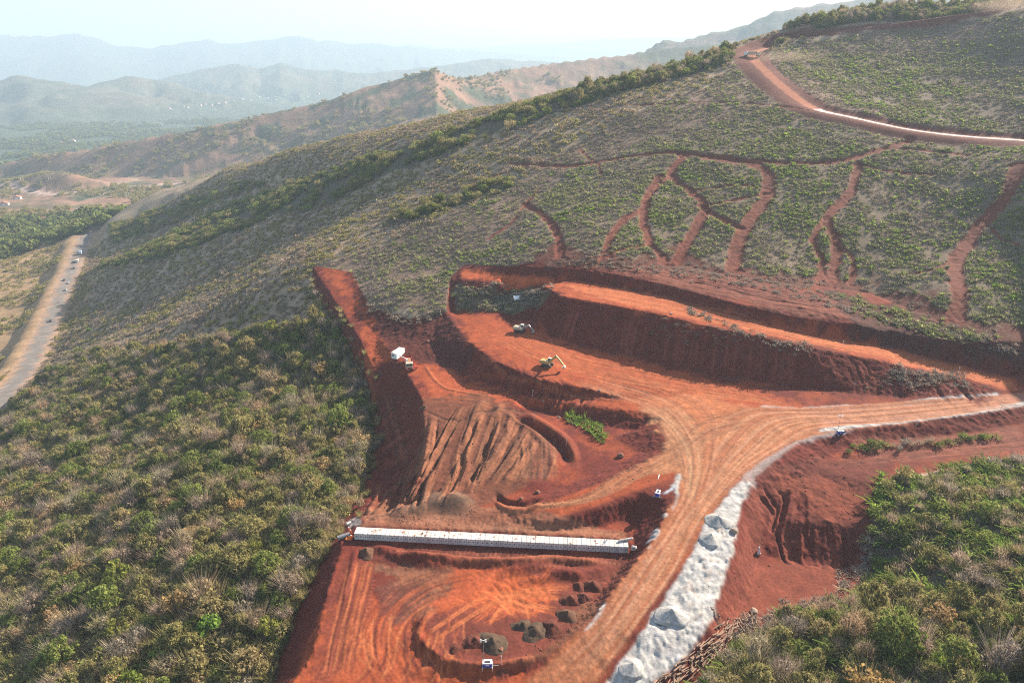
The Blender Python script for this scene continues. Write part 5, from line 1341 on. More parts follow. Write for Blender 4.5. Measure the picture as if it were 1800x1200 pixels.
# ---- excavators
def excavator(p, rz, boom_pose, body_mat, boom_mat, label, swing=0.0):
    r = empty("excavator", p, rz, label, "excavator", "excavators on the upper bench")
    for s in (-1, 1):
        b = MB(); prof = [(-2.1, .35), (-1.75, 0), (1.75, 0), (2.1, .35), (2.1, .6), (1.75, .92), (-1.75, .92), (-2.1, .6)]
        b.prism(prof, .62, M_BLACK, Matrix.Translation((0, s * 1.28, 0)))
        for k in range(12): b.box((-1.7 + k * .31, s * 1.28, .94), (.12, .64, .06), M_BLACK); b.box((-1.7 + k * .31, s * 1.28, -.0), (.12, .64, .05), M_BLACK)
        b.box((0, s * .98, .48), (3.3, .1, .42), M_GREY); b.build("track", r)
    b = MB(); b.box((0, 0, .75), (1.9, 2.0, .5), M_GREY); b.tube((0, 0, .95), (0, 0, 1.15), .75, .75, M_GREY, 14); b.build("undercarriage", r)
    up = MB(); up.box((-.55, 0, 1.65), (3.6, 2.7, .85), body_mat, bev=.08); up.box((-1.2, 0, 2.2), (2.0, 2.5, .35), body_mat, None, .9); up.box((-.1, -.85, 2.15), (1.3, .9, .3), M_GREY)
    up.tube((-.9, .7, 2.3), (-.9, .7, 2.75), .08, .08, M_BLACK)
    house = up.build("upper_body", r)
    b = MB(); b.box((-2.3, 0, 1.7), (.75, 2.7, 1.1), body_mat, bev=.15); b.build("counterweight", r)
    b = MB(); b.box((.75, .85, 2.25), (1.5, 1.0, 1.35), body_mat, None, .92, .05); b.box((.75, .85, 2.97), (1.35, .95, .10), M_WH); b.box((1.46, .85, 2.4), (.06, .84, .95), M_GLASS); b.box((.75, 1.345, 2.45), (1.1, .05, .8), M_GLASS); b.box((.75, .345, 2.5), (1.1, .05, .7), M_GLASS); b.build("cab", r)
    e, t, w = boom_pose
    def arm(a, c, w0, w1, mat, name, par=r, y=-.15):
        d = Vector(c) - Vector(a); b = MB()
        n = Vector((-d.z, 0, d.x)).normalized(); mid = (Vector(a) + Vector(c)) / 2
        prof = [(a[0] + n.x * w0, a[2] + n.z * w0), (mid.x + n.x * w1, mid.z + n.z * w1), (c[0] + n.x * w0 * .7, c[2] + n.z * w0 * .7), (c[0] - n.x * w0 * .7, c[2] - n.z * w0 * .7), (mid.x - n.x * w1 * .6, mid.z - n.z * w1 * .6), (a[0] - n.x * w0, a[2] - n.z * w0)]
        b.prism(prof, .5, mat, Matrix.Translation((0, y, 0))); return b.build(name, par)
    arm((.7, 0, 1.8), e, .34, .58, boom_mat, "boom"); arm((e[0] - .35, 0, e[2] + .35), t, .28, .36, boom_mat, "stick")
    b = MB(); b.tube((1.2, -.15, 1.6), ((e[0] + .7) * .5 + .3, -.15, (e[2] + 1.8) * .5), .10, .07, M_GREY); b.tube(((e[0] + .7) * .55, -.15, (e[2] + 1.8) * .5 + .6), (e[0] - .4, -.15, e[2] + .5), .09, .06, M_GREY); b.build("hydraulic_ram", r)
    b = MB(); x, z = t[0], t[2]
    b.prism([(x - .1, z + .15), (x + .45, z - .15), (x + .55, z - .65), (x + .15, z - 1.05), (x - .55, z - 1.0), (x - .75, z - .8), (x - .1, z - .6)], 1.25, w, Matrix.Translation((0, -.15, 0)))
    for k in range(4): b.box((x - .85, -.65 + k * .33, z - .88), (.3, .1, .1), M_GREY)
    b.build("bucket", r)
    return r
p = on(962, 643)
excavator(p, -.42, ((3.6, 0, 4.4), (6.6, 0, 1.35), M_CREAM), M_YEL, M_YEL, "yellow excavator with its arm reaching down onto the sunlit orange bench")
p = on(914, 583)
excavator(p, -.30, ((3.9, 0, 3.1), (5.6, 0, 1.3), M_GREY), M_CREAM, M_GREY, "cream excavator with dark folded arm in the shade below the upper bank")
# ---- site office box
p = on(694, 632)
c = empty("site_office", p, -.42, "white box shaped site cabin with small dark window beside the crane truck", "site cabin")
b = MB(); b.box((0, 2.6, 1.75), (2.5, 6.0, 2.5), M_WH, bev=.04); b.build("walls", c)
b = MB(); b.box((0, 2.6, 3.03), (2.7, 6.2, .10), M_WH); b.build("roof", c)
f = MB().box((-.45, -.42, 2.0), (.85, .06, .8), M_WH).build("window", c); MB().box((-.45, -.46, 2.0), (.70, .04, .66), M_GLASS).build("pane", f)
f = MB().box((.62, -.42, 1.6), (.8, .05, 2.0), M_WH).build("door", c); MB().box((.35, -.46, 1.6), (.06, .06, .16), M_GREY).build("handle", f)
for s in (-1, 1):
    for yy in (.6, 4.6): MB().box((s * 1.0, yy, .25), (.35, .5, .5), M_GREY).build("support_block", c)
MB().tube((0, -.4, .35), (0, -1.5, .25), .06, .05, M_GREY).build("drawbar", c)
# ---- red crane truck
p = on(720, 650)
c = empty("crane_truck", p, math.pi / 2 + .22, "red flatbed crane truck with cream cab parked beside the white site cabin", "truck", None, 1.2)
# local +x is the rear, the cab faces the camera
b = MB(); b.box((3.2, 0, .85), (9.0, .9, .3), M_BLACK); b.build("chassis", c)
cb = MB().box((.2, .0, 1.75), (1.9, 2.4, 1.5), M_CREAM, None, .93, .1).build("cab", c)
MB().box((-.74, -.55, 2.1), (.05, .95, .6), M_GLASS, Matrix.Rotation(.07, 4, 'Y')).build("windscreen", cb); MB().box((-.74, .55, 2.1), (.05, .95, .6), M_GLASS, Matrix.Rotation(.07, 4, 'Y')).build("windscreen", cb)
MB().box((-.85, 0, .9), (.3, 2.5, .55), M_REDP, bev=.05).build("bumper", c)
for s in (-1, 1): MB().box((-1.02, s * .85, .95), (.06, .35, .22), M_WH).build("headlight", c)
b = MB(); b.box((4.6, 0, 1.2), (5.6, 2.5, .2), M_REDP); 
for s in (-1, 1): b.box((4.6, s * 1.22, 1.6), (5.6, .08, .65), M_REDP)
b.box((7.4, 0, 1.6), (.08, 2.5, .65), M_REDP); b.box((1.85, 0, 1.7), (.08, 2.5, .9), M_REDP); b.build("load_bed", c)
MB().box((4.4, 0, 1.5), (3.6, 1.9, .45), M_LOAD, bev=.1).build("load", c)
for xx in (.1, 2.2, 5.9, 7.0):
    for s in (-1, 1): w = MB().tube((xx, s * .85, .5), (xx, s * 1.22, .5), .5, .5, M_BLACK, 14).build("wheel", c); MB().tube((xx, s * 1.225, .5), (xx, s * 1.26, .5), .26, .24, M_GREY, 10).build("rim", w)
kr = MB().box((2.0, .6, 2.2), (.5, .5, 1.8), M_WH).build("crane_column", c)
b = MB(); b.tube((2.0, .6, 3.1), (2.9, 4.4, 4.9), .17, .12, M_WH); b.tube((2.9, 4.4, 4.9), (3.2, 5.6, 5.6), .11, .06, M_REDP); b.build("crane_boom", kr)
for s, h in ((-1, 3.4), (1, 1.2)): MB().tube((1.6, s * 1.6, .1), (1.6, s * 1.6, h), .14, .12, M_REDP).tube((1.6, s * 1.1, 1.0), (1.6, s * 1.6, 1.0), .1, .1, M_REDP).build("outrigger", c)
MB().box((-.3, -2.0, 1.0), (1.1, .7, .5), M_REDP, Matrix.Rotation(.4, 4, 'Z')).box((-.3, -2.0, .4), (.5, .5, .8), M_GREY).build("side_step", c)
# ---- lighting towers
def tower(u, v, rz, label, lean=0.0, h=8.2):
    r = empty("light_tower", on(u, v), rz, label, "light tower", "mobile light towers round the site", .88)
    MB().box((0, 0, .55), (2.6, 1.3, .14), M_GREY).box((1.9, 0, .5), (1.5, .12, .1), M_GREY).build("trailer_frame", r)
    MB().box((0, 0, 1.15), (2.1, 1.25, 1.05), M_BLUE, bev=.05).build("generator_housing", r)
    MB().box((0, 0, 1.74), (2.2, 1.32, .12), M_WH).box((0, -.1, 1.85), (1.3, .5, .12), M_BLACK).build("housing_lid", r)
    MB().box((0, -.64, 1.25), (.8, .02, .22), M_WH).build("name_plate", r)
    for s in (-1, 1): MB().tube((.1, s * .68, .35), (.1, s * .86, .35), .34, .34, M_BLACK, 12).build("wheel", r)
    for sx_ in (-1, 1):
        for s in (-1, 1): MB().tube((sx_ * 1.1, s * .5, .6), (sx_ * 1.2, s * 1.25, .5), .04, .04, M_WH, 6).tube((sx_ * 1.2, s * 1.25, .0), (sx_ * 1.2, s * 1.25, 1.0), .035, .035, M_WH, 6).build("outrigger", r)
    m = MB().tube((-.9, .3, .6), (-.9, .3, h * .55), .07, .07, M_GREY, 8).tube((-.9, .3, h * .5), (-.9, .3, h), .045, .045, M_GREY, 8).box((-.9, .3, h), (1.3, .08, .08), M_WH).build("mast", r)
    for k in range(4): MB().box((-.9 + (-.55 if k % 2 else .55), .18, h + (.28 if k < 2 else -.28)), (.44, .16, .36), M_WH, Matrix.Rotation(.35, 4, 'X')).build("lamp", m)
tower(857, 1172, .02, "blue generator light tower with white mast standing on the bottom floor among soil heaps", h=8.0)
tower(1156, 872, 1.2, "light tower with pale housing in the shadow of the bank left of the haul road", h=7.6)
tower(1476, 764, .1, "blue light tower on the verge below the curve of the white edged road", h=7.6)
# ---- stakes, board, marker
for u, v, nm in ((936, 697, "upper left end of the strip above the dark hollow"), (1076, 711, "right half of the strip above the dark hollow"), (939, 740, "left side of the diagonal spoil ridge"), (995, 783, "lower end of the diagonal spoil ridge"),
                 (1481, 610, "middle of the long upper bench"), (1684, 657, "right end of the long upper bench"), (1668, 699, "foot of the wall beside the right hand road"), (1611, 748, "outer verge of the right hand road"), (1758, 722, "far right verge of the haul road"),
                 (882, 1168, "right beside the blue light tower on the bottom floor")):
    o = MB().tube((0, 0, -.2), (0, 0, 2.6), .07, .06, M_STAKE, 6).box((0, 0, 2.45), (.16, .16, .3), M_WH).build("survey_stake"); o.location = on(u, v); o.rotation_euler = (random.uniform(-.05, .05), random.uniform(-.05, .05), 0); setp(o, "thin pale survey stake on the " + nm if not nm.startswith("right beside") else "thin pale survey stake " + nm, "stake", "survey stakes")
p = on(909, 528); c = empty("site_board", p, .25, "white rectangular board leaning among torn brush under the thin upper bench", "board")
MB().box((0, 0, 1.3), (3.0, .10, 2.0), M_WH, Matrix.Rotation(-.9, 4, 'X')).build("panel", c)
for s in (-1, 1): MB().tube((s * 1.1, .1, -.2), (s * 1.1, .1, 1.3), .06, .06, M_GREY, 6).build("leg", c)
p = on(1333, 972); o = MB().box((0, 0, 1.0), (.9, .9, 2.2), M_WH, None, .3, .03).box((0, 0, .1), (1.0, 1.0, .4), M_CONC).build("white_marker"); o.location = p; setp(o, "small white tapering block at the edge of the dark bowl right of the stone heaps", "marker")
# ---- heaps of soil and of crushed stone, boulders
def soil_mesh(name, r, h, seed, col, jag=.30, n=26, m=12, top=0.9, mat=None):
    g = np.random.default_rng(seed); V, Cc = [], []
    for j in range(m + 1):
        q = j / m
        for i in range(n):
            a = 2 * math.pi * i / n
            rr_ = r * q * (1 + .16 * math.sin(a * 2 + seed) + .10 * math.sin(a * 3 + seed * 2.1) + .04 * math.sin(a * 7 + seed))
            x, y = math.cos(a) * rr_, math.sin(a) * rr_
            z = h * (1 - q) ** 1.12 - (.5 if j == m else 0)
            z += float(noise(np.array([x * .9 + seed]), np.array([y * .9]), seed % 50)[0]) * jag * r * .55 * (1 - q * .5) + g.normal() * jag * .12
            V.append((x, y, z)); k = 1 + g.normal() * .10; Cc.append([c_ * k for c_ in col] + [1])
    F = []
    for j in range(m):
        for i in range(n): F.append((j * n + i, (j + 1) * n + i, (j + 1) * n + (i + 1) % n, j * n + (i + 1) % n))
    F.append(tuple(range(n)))
    me = mesh_of(name, V, F, mat or M_SOIL, smooth_=True)
    a = me.color_attributes.new("soil", 'FLOAT_COLOR', 'POINT'); a.data.foreach_set("color", np.array(Cc, np.float32).ravel())
    return me
GRB, RDS, BRS = (.080, .050, .033), (.105, .032, .021), (.11, .055, .034)
for i, (u, v, r, h, c_, lb) in enumerate(((866, 1130, 2.8, 1.9, GRB, "grey brown soil heap right behind the blue light tower on the bottom floor"), (918, 1100, 1.9, 1.4, GRB, "small grey brown soil heap, leftmost of the pair in the row on the bottom floor"),
        (941, 1112, 2.5, 1.9, GRB, "larger grey brown soil heap, second of the row on the bottom floor"), (972, 1105, 2.2, 1.8, RDS, "reddish soil heap right of the larger grey brown heap on the bottom floor"),
        (998, 1082, 2.0, 1.7, BRS, "brown soil heap against the haul road bank in the curved row"), (1003, 1055, 2.0, 1.6, RDS, "dark red soil heap, left one of the middle pair in the curved row"), (1026, 1052, 1.8, 1.7, RDS, "red soil heap, right one of the middle pair in the curved row"),
        (1018, 1030, 1.6, 1.2, RDS, "small dark soil heap at the upper end of the curved row"), (1042, 1030, 2.1, 1.8, RDS, "tall red soil heap at the upper right end of the curved row"), (834, 1128, 2.2, 1.5, RDS, "dark red heap left of the mast of the blue light tower"),
        (800, 1140, 1.8, .9, RDS, "low red heap at the left side of the round platform"), (645, 972, 2.6, 1.9, BRS, "rounded brown soil heap in front of the left end of the culvert"), (746, 716, 1.7, .9, BRS, "small round brown heap at the top of the dark trench on the middle bench"))):
    o = link("soil_heap", soil_mesh("soil_heap", r * (1.3 if i < 10 else 1), h * .95, i + 3, c_), None, on(u, v) - Vector((0, 0, .15))); o.rotation_euler = (0, 0, i * 1.3); setp(o, lb, "soil heap", "heaps of soil in the works")
wc_ = (.37, .35, .32)
for i, (u, v, r, h) in enumerate(WH):
    if i not in (0, 1, 8, 14): continue
    me = soil_mesh("stone_heap", r * random.uniform(.8, .95), h * random.uniform(.9, 1.1), 40 + i, wc_ if i % 3 else (.35, .33, .30), .03, 30, 14)
    o = link("stone_heap", me, None, on(u, v) - Vector((0, 0, .15))); o.rotation_euler = (0, 0, i * 1.7)
    nm = {0: "largest heap of crushed white stone, at the top of the row beside the haul road", 1: "white stone heap just below the largest one, on the road side of the strip", 5: "white stone heap in the middle of the strip, third from the top",
          8: "white stone heap on the road side where the stone strip is widest", 11: "white stone heap below the middle of the wide stone strip", 14: "lowest white stone heap in the row, near the bottom edge", 17: "flat white stone heap on the outer side of the wide stone strip"}[i]
    setp(o, nm, "stone heap", "heaps of crushed white stone beside the haul road")
for i, (u, v, s, lb) in enumerate(((1091, 802, 1.1, "large red boulder at the lower right of the dark hollow below the plant island"), (945, 866, .8, "upright red boulder at the right end of the small curved trench"), (916, 877, .6, "red boulder at the bottom of the small curved trench"),
        (752, 601, .9, "grey boulder in the shade above the orange bench beside the ramp"), (983, 734, .5, "small stone left of the plant island"), (955, 705, .4, "small pale stone on the slope edge above the dark hollow"), (1054, 687, .5, "pale stone on the lip of the excavator bench"), (1180, 552, .5, "white stone on the front edge of the long upper bench"),
        (880, 1142, .6, "orange rock between the light tower and the grey heap"), (1325, 1075, .9, "pale round boulder beside the log pile at the woodland corner"), (1290, 935, 1.0, "rounded tan boulder on the outer edge of the white stone strip"))):
    bm = bmesh.new(); bmesh.ops.create_icosphere(bm, subdivisions=2, radius=s)
    for w in bm.verts: w.co *= 1 + .28 * float(noise(np.array([w.co.x * 1.4 / s + i * 3]), np.array([w.co.y * 1.4 / s + w.co.z / s]), i)[0]) + random.uniform(-.05, .05); w.co.z *= .7
    me = bpy.data.meshes.new("boulder"); bm.to_mesh(me); bm.free(); me.materials.append(M_ROCK)
    a = me.color_attributes.new("soil", 'FLOAT_COLOR', 'POINT'); cc_ = (.22, .10, .065) if "red" in lb or "orange" in lb else (.33, .25, .19)
    a.data.foreach_set("color", np.tile(np.array([*cc_, 1], np.float32), len(me.vertices)))
    o = link("boulder", me, None, on(u, v) + Vector((0, 0, s * .35))); setp(o, lb, "boulder")
# stones rolled to the foot of the wall: too many to count
for nm, ln_, n, sp in (("loose_stones", [(935, 592), (985, 605), (1050, 618), (1110, 624)], 170, .8), ("fallen_clods", [(1350, 930), (1330, 1000), (1300, 1060), (1280, 1090)], 120, 2.5), ("road_bank_clods", [(930, 1150), (1010, 1090), (1070, 1030), (1110, 980)], 240, 1.0), ("spoil_clods", [(690, 890), (740, 860), (800, 850), (850, 800), (900, 800), (950, 820)], 420, 5.0), ("spoil_foot_clods", [(650, 912), (720, 916), (800, 915), (840, 890)], 200, 1.2), ("wall_foot_clods", [(1120, 628), (1240, 660), (1400, 684), (1520, 694)], 240, 1.2), ("hollow_clods", [(1100, 760), (1140, 790), (1100, 830), (1020, 860), (960, 885)], 200, 2.0), ("bowl_clods", [(1400, 850), (1460, 840), (1500, 880), (1440, 900)], 260, 4.0), ("bench_clods", [(1060, 537), (1240, 576), (1400, 608), (1560, 640)], 160, .8)):
    if nm == "loose_stones":
        bm = bmesh.new(); bmesh.ops.create_icosphere(bm, subdivisions=1, radius=.28)
        for w in bm.verts: w.co *= random.uniform(.7, 1.2)
        me = bpy.data.meshes.new("clod"); bm.to_mesh(me); bm.free(); me.materials.append(M_ROCK)
        a = me.color_attributes.new("soil", 'FLOAT_COLOR', 'POINT'); a.data.foreach_set("color", np.tile(np.array([.19, .070, .045, 1], np.float32), len(me.vertices)))
        PROTO["clod"] = bpy.data.objects.new("clod", me)
    brush(nm, [ln_], n, sp, "clod", .25, 1.1)
# ---- cut logs stacked on the outer slope of the stone strip
bl = MB(); bl.tube((-1.15, 0, 0), (1.15, .05, .05), .12, .09, M_WOOD, 7); bl.tube((1.15, .05, .05), (1.16, .05, .05), .088, .088, M_CUTEND, 7); bl.tube((-1.16, 0, 0), (-1.15, 0, 0), .118, .118, M_CUTEND, 7); LOG = bl.mesh("cut_log")
LROW = [(1150, 1225), (1190, 1190), (1225, 1160), (1250, 1138), (1270, 1118), (1300, 1100), (1328, 1088)]
LN = 215
for k in range(LN):
    f = k / LN * (len(LROW) - 1); i = int(f); a = f - i
    u = LROW[i][0] * (1 - a) + LROW[i + 1][0] * a; v = LROW[i][1] * (1 - a) + LROW[i + 1][1] * a
    off = random.gauss(0, 1); off2 = max(-1.6, min(1.6, off))
    u += 7 * off2; v += 8 * off2
    p = on(u, v)
    far_ = f > 4.6
    o = link("cut_log", LOG, None, p + Vector((0, 0, .1 + (random.random() ** 2) * .6)), (random.uniform(-.12, .12), random.uniform(-.15, .25), (math.pi * .78 + random.gauss(0, .22)) * -1 + math.pi if not far_ else random.uniform(0, 3.1)), (random.uniform(.55, 1.15), random.uniform(.8, 1.6), random.uniform(.8, 1.6)))
    setp(o, "cut log lying in the long pile below the white stone strip" if not far_ else "cut log in the jumbled end of the pile by the red slope", "log", "logs in the long pile" if not far_ else "logs in the jumbled end of the pile")
for k in range(13):   # short row of poles on the red slope
    u, v = 1246 + k * .9, 1068 + k * 2.6
    o = link("pole", LOG, None, on(u + 6, v) + Vector((0, 0, .12)), (0, .1, random.uniform(-.25, .05)), (1.0, .7, .7)); setp(o, "thin pole in the short fan of poles at the corner of the white stone strip", "pole", "fan of thin poles")
# ---- traffic on the highway
def car(u, v, rz, col, label, kind="car"):
    p = on(u, v); r = empty("passenger_car" if kind == "car" else "pickup", p + Vector((0, 0, .02)), rz, label, "car" if kind == "car" else "pickup", "cars on the highway")
    b = MB().box((0, 0, .62), (4.3, 1.75, .62), col, bev=.12); b.build("body", r)
    cab_x, cab_l = (-.15, 2.3) if kind == "car" else (.35, 1.6)
    cb = MB().box((cab_x, 0, 1.17), (cab_l, 1.6, .52), M_GLASS, None, .8).build("cabin", r); MB().box((cab_x, 0, 1.45), (cab_l * .8, 1.3, .06), col).build("roof", cb)
    if kind != "car": MB().box((-1.4, 0, 1.0), (1.4, 1.5, .1), M_BLACK).build("load_bed", r)
    for xx in (-1.35, 1.35):
        for s in (-1, 1): MB().tube((xx, s * .70, .32), (xx, s * .90, .32), .32, .32, M_BLACK, 12).build("wheel", r)
    for s in (-1, 1): MB().box((2.16, s * .6, .68), (.04, .35, .16), M_WH).build("headlight", r); MB().box((-2.16, s * .6, .70), (.04, .3, .14), M_REDP).build("tail_light", r)
def lorry(u, v, rz, cabm, boxm, label, load=False, name="lorry", group="lorries on the highway", s=1.0, L=7.0, H=2.6):
    p = on(u, v); r = empty(name, p + Vector((0, 0, .02)), rz, label, "truck", group, s)
    MB().box((-.6, 0, .8), (L + 2.2, .9, .25), M_BLACK).build("chassis", r)
    cb = MB().box((L / 2 + .2, 0, 1.75), (1.9, 2.4, 1.9), cabm, None, .94, .1).build("cab", r); MB().box((L / 2 + 1.12, 0, 2.1), (.06, 2.0, .8), M_GLASS).build("windscreen", cb)
    if load: MB().prism([(-L / 2 - .9, 1.1), (L / 2 - .9, 1.1), (L / 2 - .8, 1.1 + H * .6), (-L / 2 - 1.2, 1.1 + H * .45)], 2.5, boxm).build("tipper_body", r); MB().box((-.9, 0, 1.1 + H * .5), (L - 1.0, 2.0, .7), M_LOAD, None, .6).build("load", r)
    else: MB().box((-.9, 0, 1.0 + H / 2), (L, 2.5, H), boxm, bev=.04).build("cargo_box", r)
    for xx in (L / 2 + .2, -L / 2 + .4, -L / 2 - .9 + .2):
        for q in (-1, 1): MB().tube((xx, q * .85, .5), (xx, q * 1.24, .5), .5, .5, M_BLACK, 12).build("wheel", r)
    for q in (-1, 1): MB().box((L / 2 + 1.17, q * .85, 1.1), (.05, .35, .22), M_WH).build("headlight", r)
def hdir(v0):
    a = P(150 + (410 - v0) * .27, v0 - 10, 190); b = P(150 + (410 - v0) * .27 - 2.4 * 2, v0 + 10, 190)
    i = min(range(len(HIGHWAY) - 1), key=lambda k: abs(pix(*HIGHWAY[k])[1] - v0))
    d = HIGHWAY[i + 1] - HIGHWAY[i]; return math.atan2(d[1], d[0])
M_CARD = paint("dark_car_paint", (.05, .05, .06), .3, 0, .05); M_CARS = paint("silver_car_paint", (.55, .55, .56), .3, .3, .05); M_LBLUE = paint("pale_blue_paint", (.35, .42, .52), .5, 0, .1)
car(154, 418, hdir(418), M_CARS, "silver car farthest up the highway, just out of the cutting's shadow")
lorry(142, 447, hdir(447), M_LBLUE, M_LBLUE, "pale blue box lorry driving ahead of the loaded truck on the highway", L=6.0)
lorry(136.5, 460, hdir(460), M_WH, M_CREAM, "big tipper truck with white cab and brown load on the highway", True, L=7.5)
car(130, 472, hdir(472), M_CARD, "small dark car right behind the loaded tipper truck on the highway")
car(113, 493, hdir(493), M_CARD, "dark car in the left lane in the middle of the highway")
car(121, 498, hdir(498) + math.pi, M_CARS, "silver car in the right lane beside the dark car mid highway")
car(116, 510, hdir(510) + math.pi, M_WH, "bright white pickup on the middle of the highway, nearest of the close group", "pickup")
car(89, 565, hdir(565), M_CARD, "dark car with pale roof in the shade on the nearest part of the highway")
p = on(103, 532); c = empty("motorcycle", p, hdir(531), "lone motorcycle with rider in a red top on the highway", "motorcycle")
for xx in (-.65, .65): MB().tube((xx, -.05, .32), (xx, .05, .32), .32, .32, M_BLACK, 12).build("wheel", c)
MB().box((0, 0, .65), (1.1, .25, .35), M_REDP, bev=.05).tube((.55, -.35, 1.05), (.55, .35, 1.05), .03, .03, M_GREY, 6).tube((.65, 0, .32), (.5, 0, 1.0), .04, .04, M_GREY, 6).build("frame", c)
worker_p = p + Vector((0, 0, .25))
# rider: seated figure
J = [((-.1, 0, .82), .16), ((-.05, 0, 1.1), .17), ((.05, 0, 1.3), .16), ((.1, 0, 1.42), .07), ((.14, 0, 1.56), .12), ((.05, -.2, 1.28), .08), ((.3, -.28, 1.1), .06), ((.52, -.28, 1.06), .05), ((.05, .2, 1.28), .08), ((.3, .28, 1.1), .06), ((.52, .28, 1.06), .05), ((.3, -.18, .75), .1), ((.12, -.2, .32), .07), ((.3, .18, .75), .1), ((.12, .2, .32), .07)]
me = bpy.data.meshes.new("rider"); me.from_pydata([j[0] for j in J], [(0, 1), (1, 2), (2, 3), (3, 4), (2, 5), (5, 6), (6, 7), (2, 8), (8, 9), (9, 10), (0, 11), (11, 12), (0, 13), (13, 14)], [])
o = link("person", me, None, p, (0, 0, hdir(531))); o.modifiers.new("skin", 'SKIN')
for i, (c_, r_) in enumerate(J): me.skin_vertices[0].data[i].radius = (r_, r_)
me.materials.append(M_REDP); setp(o, "rider in a red top sitting on the lone motorcycle on the highway", "person")
# trucks on the upper hill roads
q0 = on(1322, 100)
lorry(1322, 100, 2.5, M_WH, M_CREAM, "white tipper truck raising dust at the bend of the upper hill road", True, "dump_truck", "dump trucks on the upper hill roads", 1.25)
lorry(1692, 20, 2.9, M_WH, M_GREY, "dump truck with white cab near the top right corner, raising dust on the ridge road", True, "dump_truck", "dump trucks on the upper hill roads", 1.25)
# ---- far poles, houses
def hpole(u, v, h, label):
    r = empty("power_pole", on_ground(u, v, 4000), .2, label, "power pole", "far power poles")
    for s in (-1, 1): MB().tube((s * 2.2, 0, -.3), (s * 2.2, 0, h), .32, .22, M_CONC, 6).build("post", r)
    MB().box((0, 0, h * .9), (7.5, .3, .3), M_CONC).build("crossarm", r)
for u, v, h, w in ((40, 320, 13, "leftmost far twin power pole on the brown flat"), (88, 317, 9, "second far twin power pole beside the pale far road"), (161, 312, 11, "third far twin power pole under the terraced hill"), (189, 332, 11, "far twin power pole below the crossing of the two tracks"), (226, 352, 14, "nearest far twin power pole above the end of the highway"), (313, 222, 16, "far power pole on the valley rim"), (335, 215, 16, "far power pole farther along the valley rim")):
    hpole(u, v, h, w)
hw_, hr_, hg_ = MB().box((0, 0, 1.6), (12, 8, 3.8), M_WH).mesh("house_wall"), MB().prism([(-6.6, 3.5), (6.6, 3.5), (0, 6.2)], 8.8, M_TILE).mesh("house_roof"), MB().box((0, -4.03, 1.6), (2, .1, 1.4), M_GLASS).mesh("house_window")
HS = [(129, 249), (110, 253), (98, 258), (227, 232), (345, 187), (352, 186), (361, 184), (371, 186), (384, 183), (330, 190), (298, 192), (322, 188), (395, 181), (410, 178), (425, 175), (440, 177), (470, 173), (455, 171), (293, 126), (300, 128), (500, 168), (520, 166), (540, 170), (560, 165), (580, 168), (512, 172), (532, 163), (598, 165), (610, 161), (550, 173), (485, 176), (30, 350), (8, 361)]
for i, (u, v) in enumerate(HS):
    g_ = raycast(u, v, gz, 200, 9000)
    if g_ is None: continue
    s = 1.0 + .00010 * g_[1]
    lab = {0: "white house with tiled roof on the valley rim beyond the terraced hill, rightmost of three", 1: "white house in the middle of the three on the valley rim", 2: "leftmost low house of the three on the valley rim", 3: "single white building on the valley rim right of the three houses",
           31: "small tiled house among trees at the far left edge", 32: "second small tiled house at the far left edge below the first"}.get(i, "tiny pale house of the distant town down in the hazy valley")
    r = empty("house", g_, random.uniform(-.6, .6), lab, "house", "houses of the distant town" if 3 < i < 31 else None, s)
    link("wall", hw_, r); link("roof", hr_, r)
    for k in (-3.5, 3.5): link("window", hg_, r, (k, 0, 0))
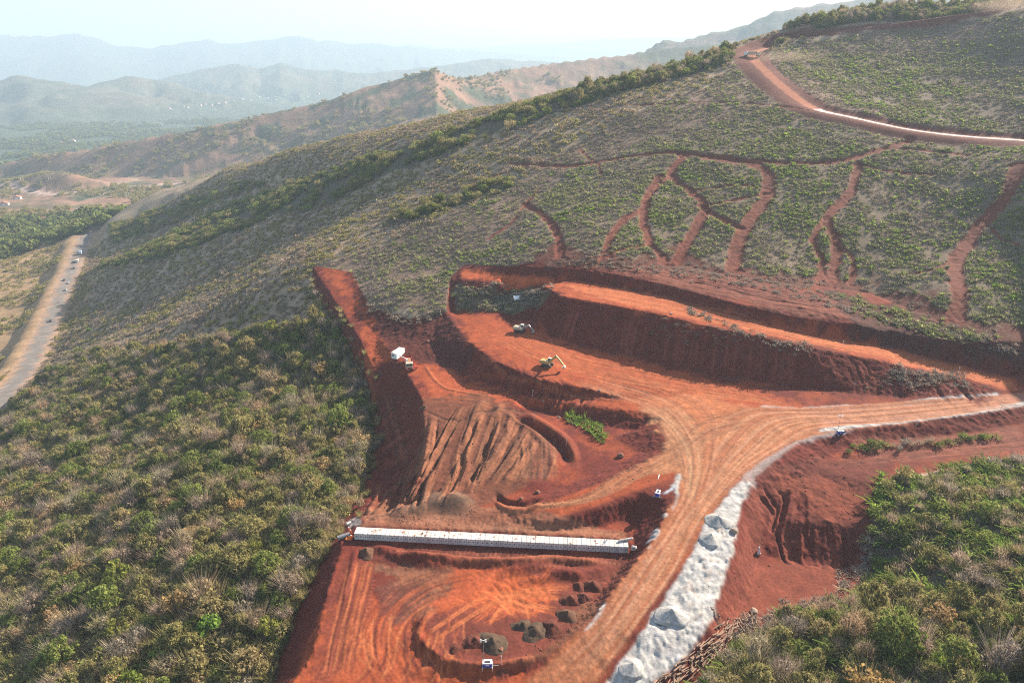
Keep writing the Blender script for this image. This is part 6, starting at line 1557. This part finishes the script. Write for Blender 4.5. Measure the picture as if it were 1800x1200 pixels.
# ---- dust raised by the two trucks
def dust(name, c, dims, dens, label):
    bm = bmesh.new(); bmesh.ops.create_icosphere(bm, subdivisions=3, radius=1)
    me = bpy.data.meshes.new(name); bm.to_mesh(me); bm.free()
    m = bpy.data.materials.new(name); m.use_nodes = True; nt = m.node_tree; nt.nodes.remove(nt.nodes["Principled BSDF"])
    tc = nt.nodes.new("ShaderNodeTexCoord"); ln = nt.nodes.new("ShaderNodeVectorMath"); ln.operation = 'LENGTH'
    mr = nt.nodes.new("ShaderNodeMapRange"); mr.interpolation_type = 'SMOOTHSTEP'; mr.inputs[1].default_value = .95; mr.inputs[2].default_value = .1; mr.inputs[3].default_value = 0; mr.inputs[4].default_value = dens
    no = nt.nodes.new("ShaderNodeTexNoise"); no.inputs["Scale"].default_value = 2.2; no.inputs["Detail"].default_value = 3
    mu = nt.nodes.new("ShaderNodeMath"); mu.operation = 'MULTIPLY'; pv = nt.nodes.new("ShaderNodeVolumePrincipled"); pv.inputs["Color"].default_value = (.85, .66, .50, 1); pv.inputs["Anisotropy"].default_value = .3
    nt.links.new(tc.outputs["Object"], ln.inputs[0]); nt.links.new(ln.outputs["Value"], mr.inputs[0]); nt.links.new(tc.outputs["Object"], no.inputs["Vector"])
    nt.links.new(mr.outputs[0], mu.inputs[0]); nt.links.new(no.outputs[0], mu.inputs[1]); nt.links.new(mu.outputs[0], pv.inputs["Density"]); nt.links.new(pv.outputs[0], nt.nodes["Material Output"].inputs["Volume"])
    me.materials.append(m); o = link(name, me, None, c, None, dims); o["kind"] = "stuff"
dust("road_dust", on(1350, 105) + Vector((10, -8, 2)), (40, 16, 7), .018, "")
dust("ridge_dust", on(1760, 22) + Vector((14, 0, 5)), (50, 24, 9), .03, "")
# ------------------------------------------------------------------ the air: one closed box of thin haze
def haze_box():
    x0, x1, y0, y1, z0, z1 = -26500, 26500, -400, 27000, float(VZ.min()) - 1.0, float(VZ.max()) + 25.0
    bm = bmesh.new()
    vs = [bm.verts.new(p) for p in ((x0, y0, z0), (x1, y0, z0), (x1, y1, z0), (x0, y1, z0), (x0, y0, z1), (x1, y0, z1), (x1, y1, z1), (x0, y1, z1))]
    for f in ((0, 3, 2, 1), (4, 5, 6, 7), (0, 1, 5, 4), (1, 2, 6, 5), (2, 3, 7, 6), (3, 0, 4, 7)): bm.faces.new([vs[i] for i in f])
    me = bpy.data.meshes.new("haze"); bm.to_mesh(me); bm.free()
    o = bpy.data.objects.new("haze", me); COL.objects.link(o); o["kind"] = "stuff"
    m = bpy.data.materials.new("haze_air"); m.use_nodes = True
    nt = m.node_tree; nt.nodes.remove(nt.nodes["Principled BSDF"])
    pv = nt.nodes.new("ShaderNodeVolumePrincipled")
    pv.inputs["Color"].default_value = (.53, .67, .79, 1)
    pv.inputs["Density"].default_value = .00015
    pv.inputs["Anisotropy"].default_value = .1
    nt.links.new(pv.outputs[0], nt.nodes["Material Output"].inputs["Volume"])
    me.materials.append(m)
haze_box()
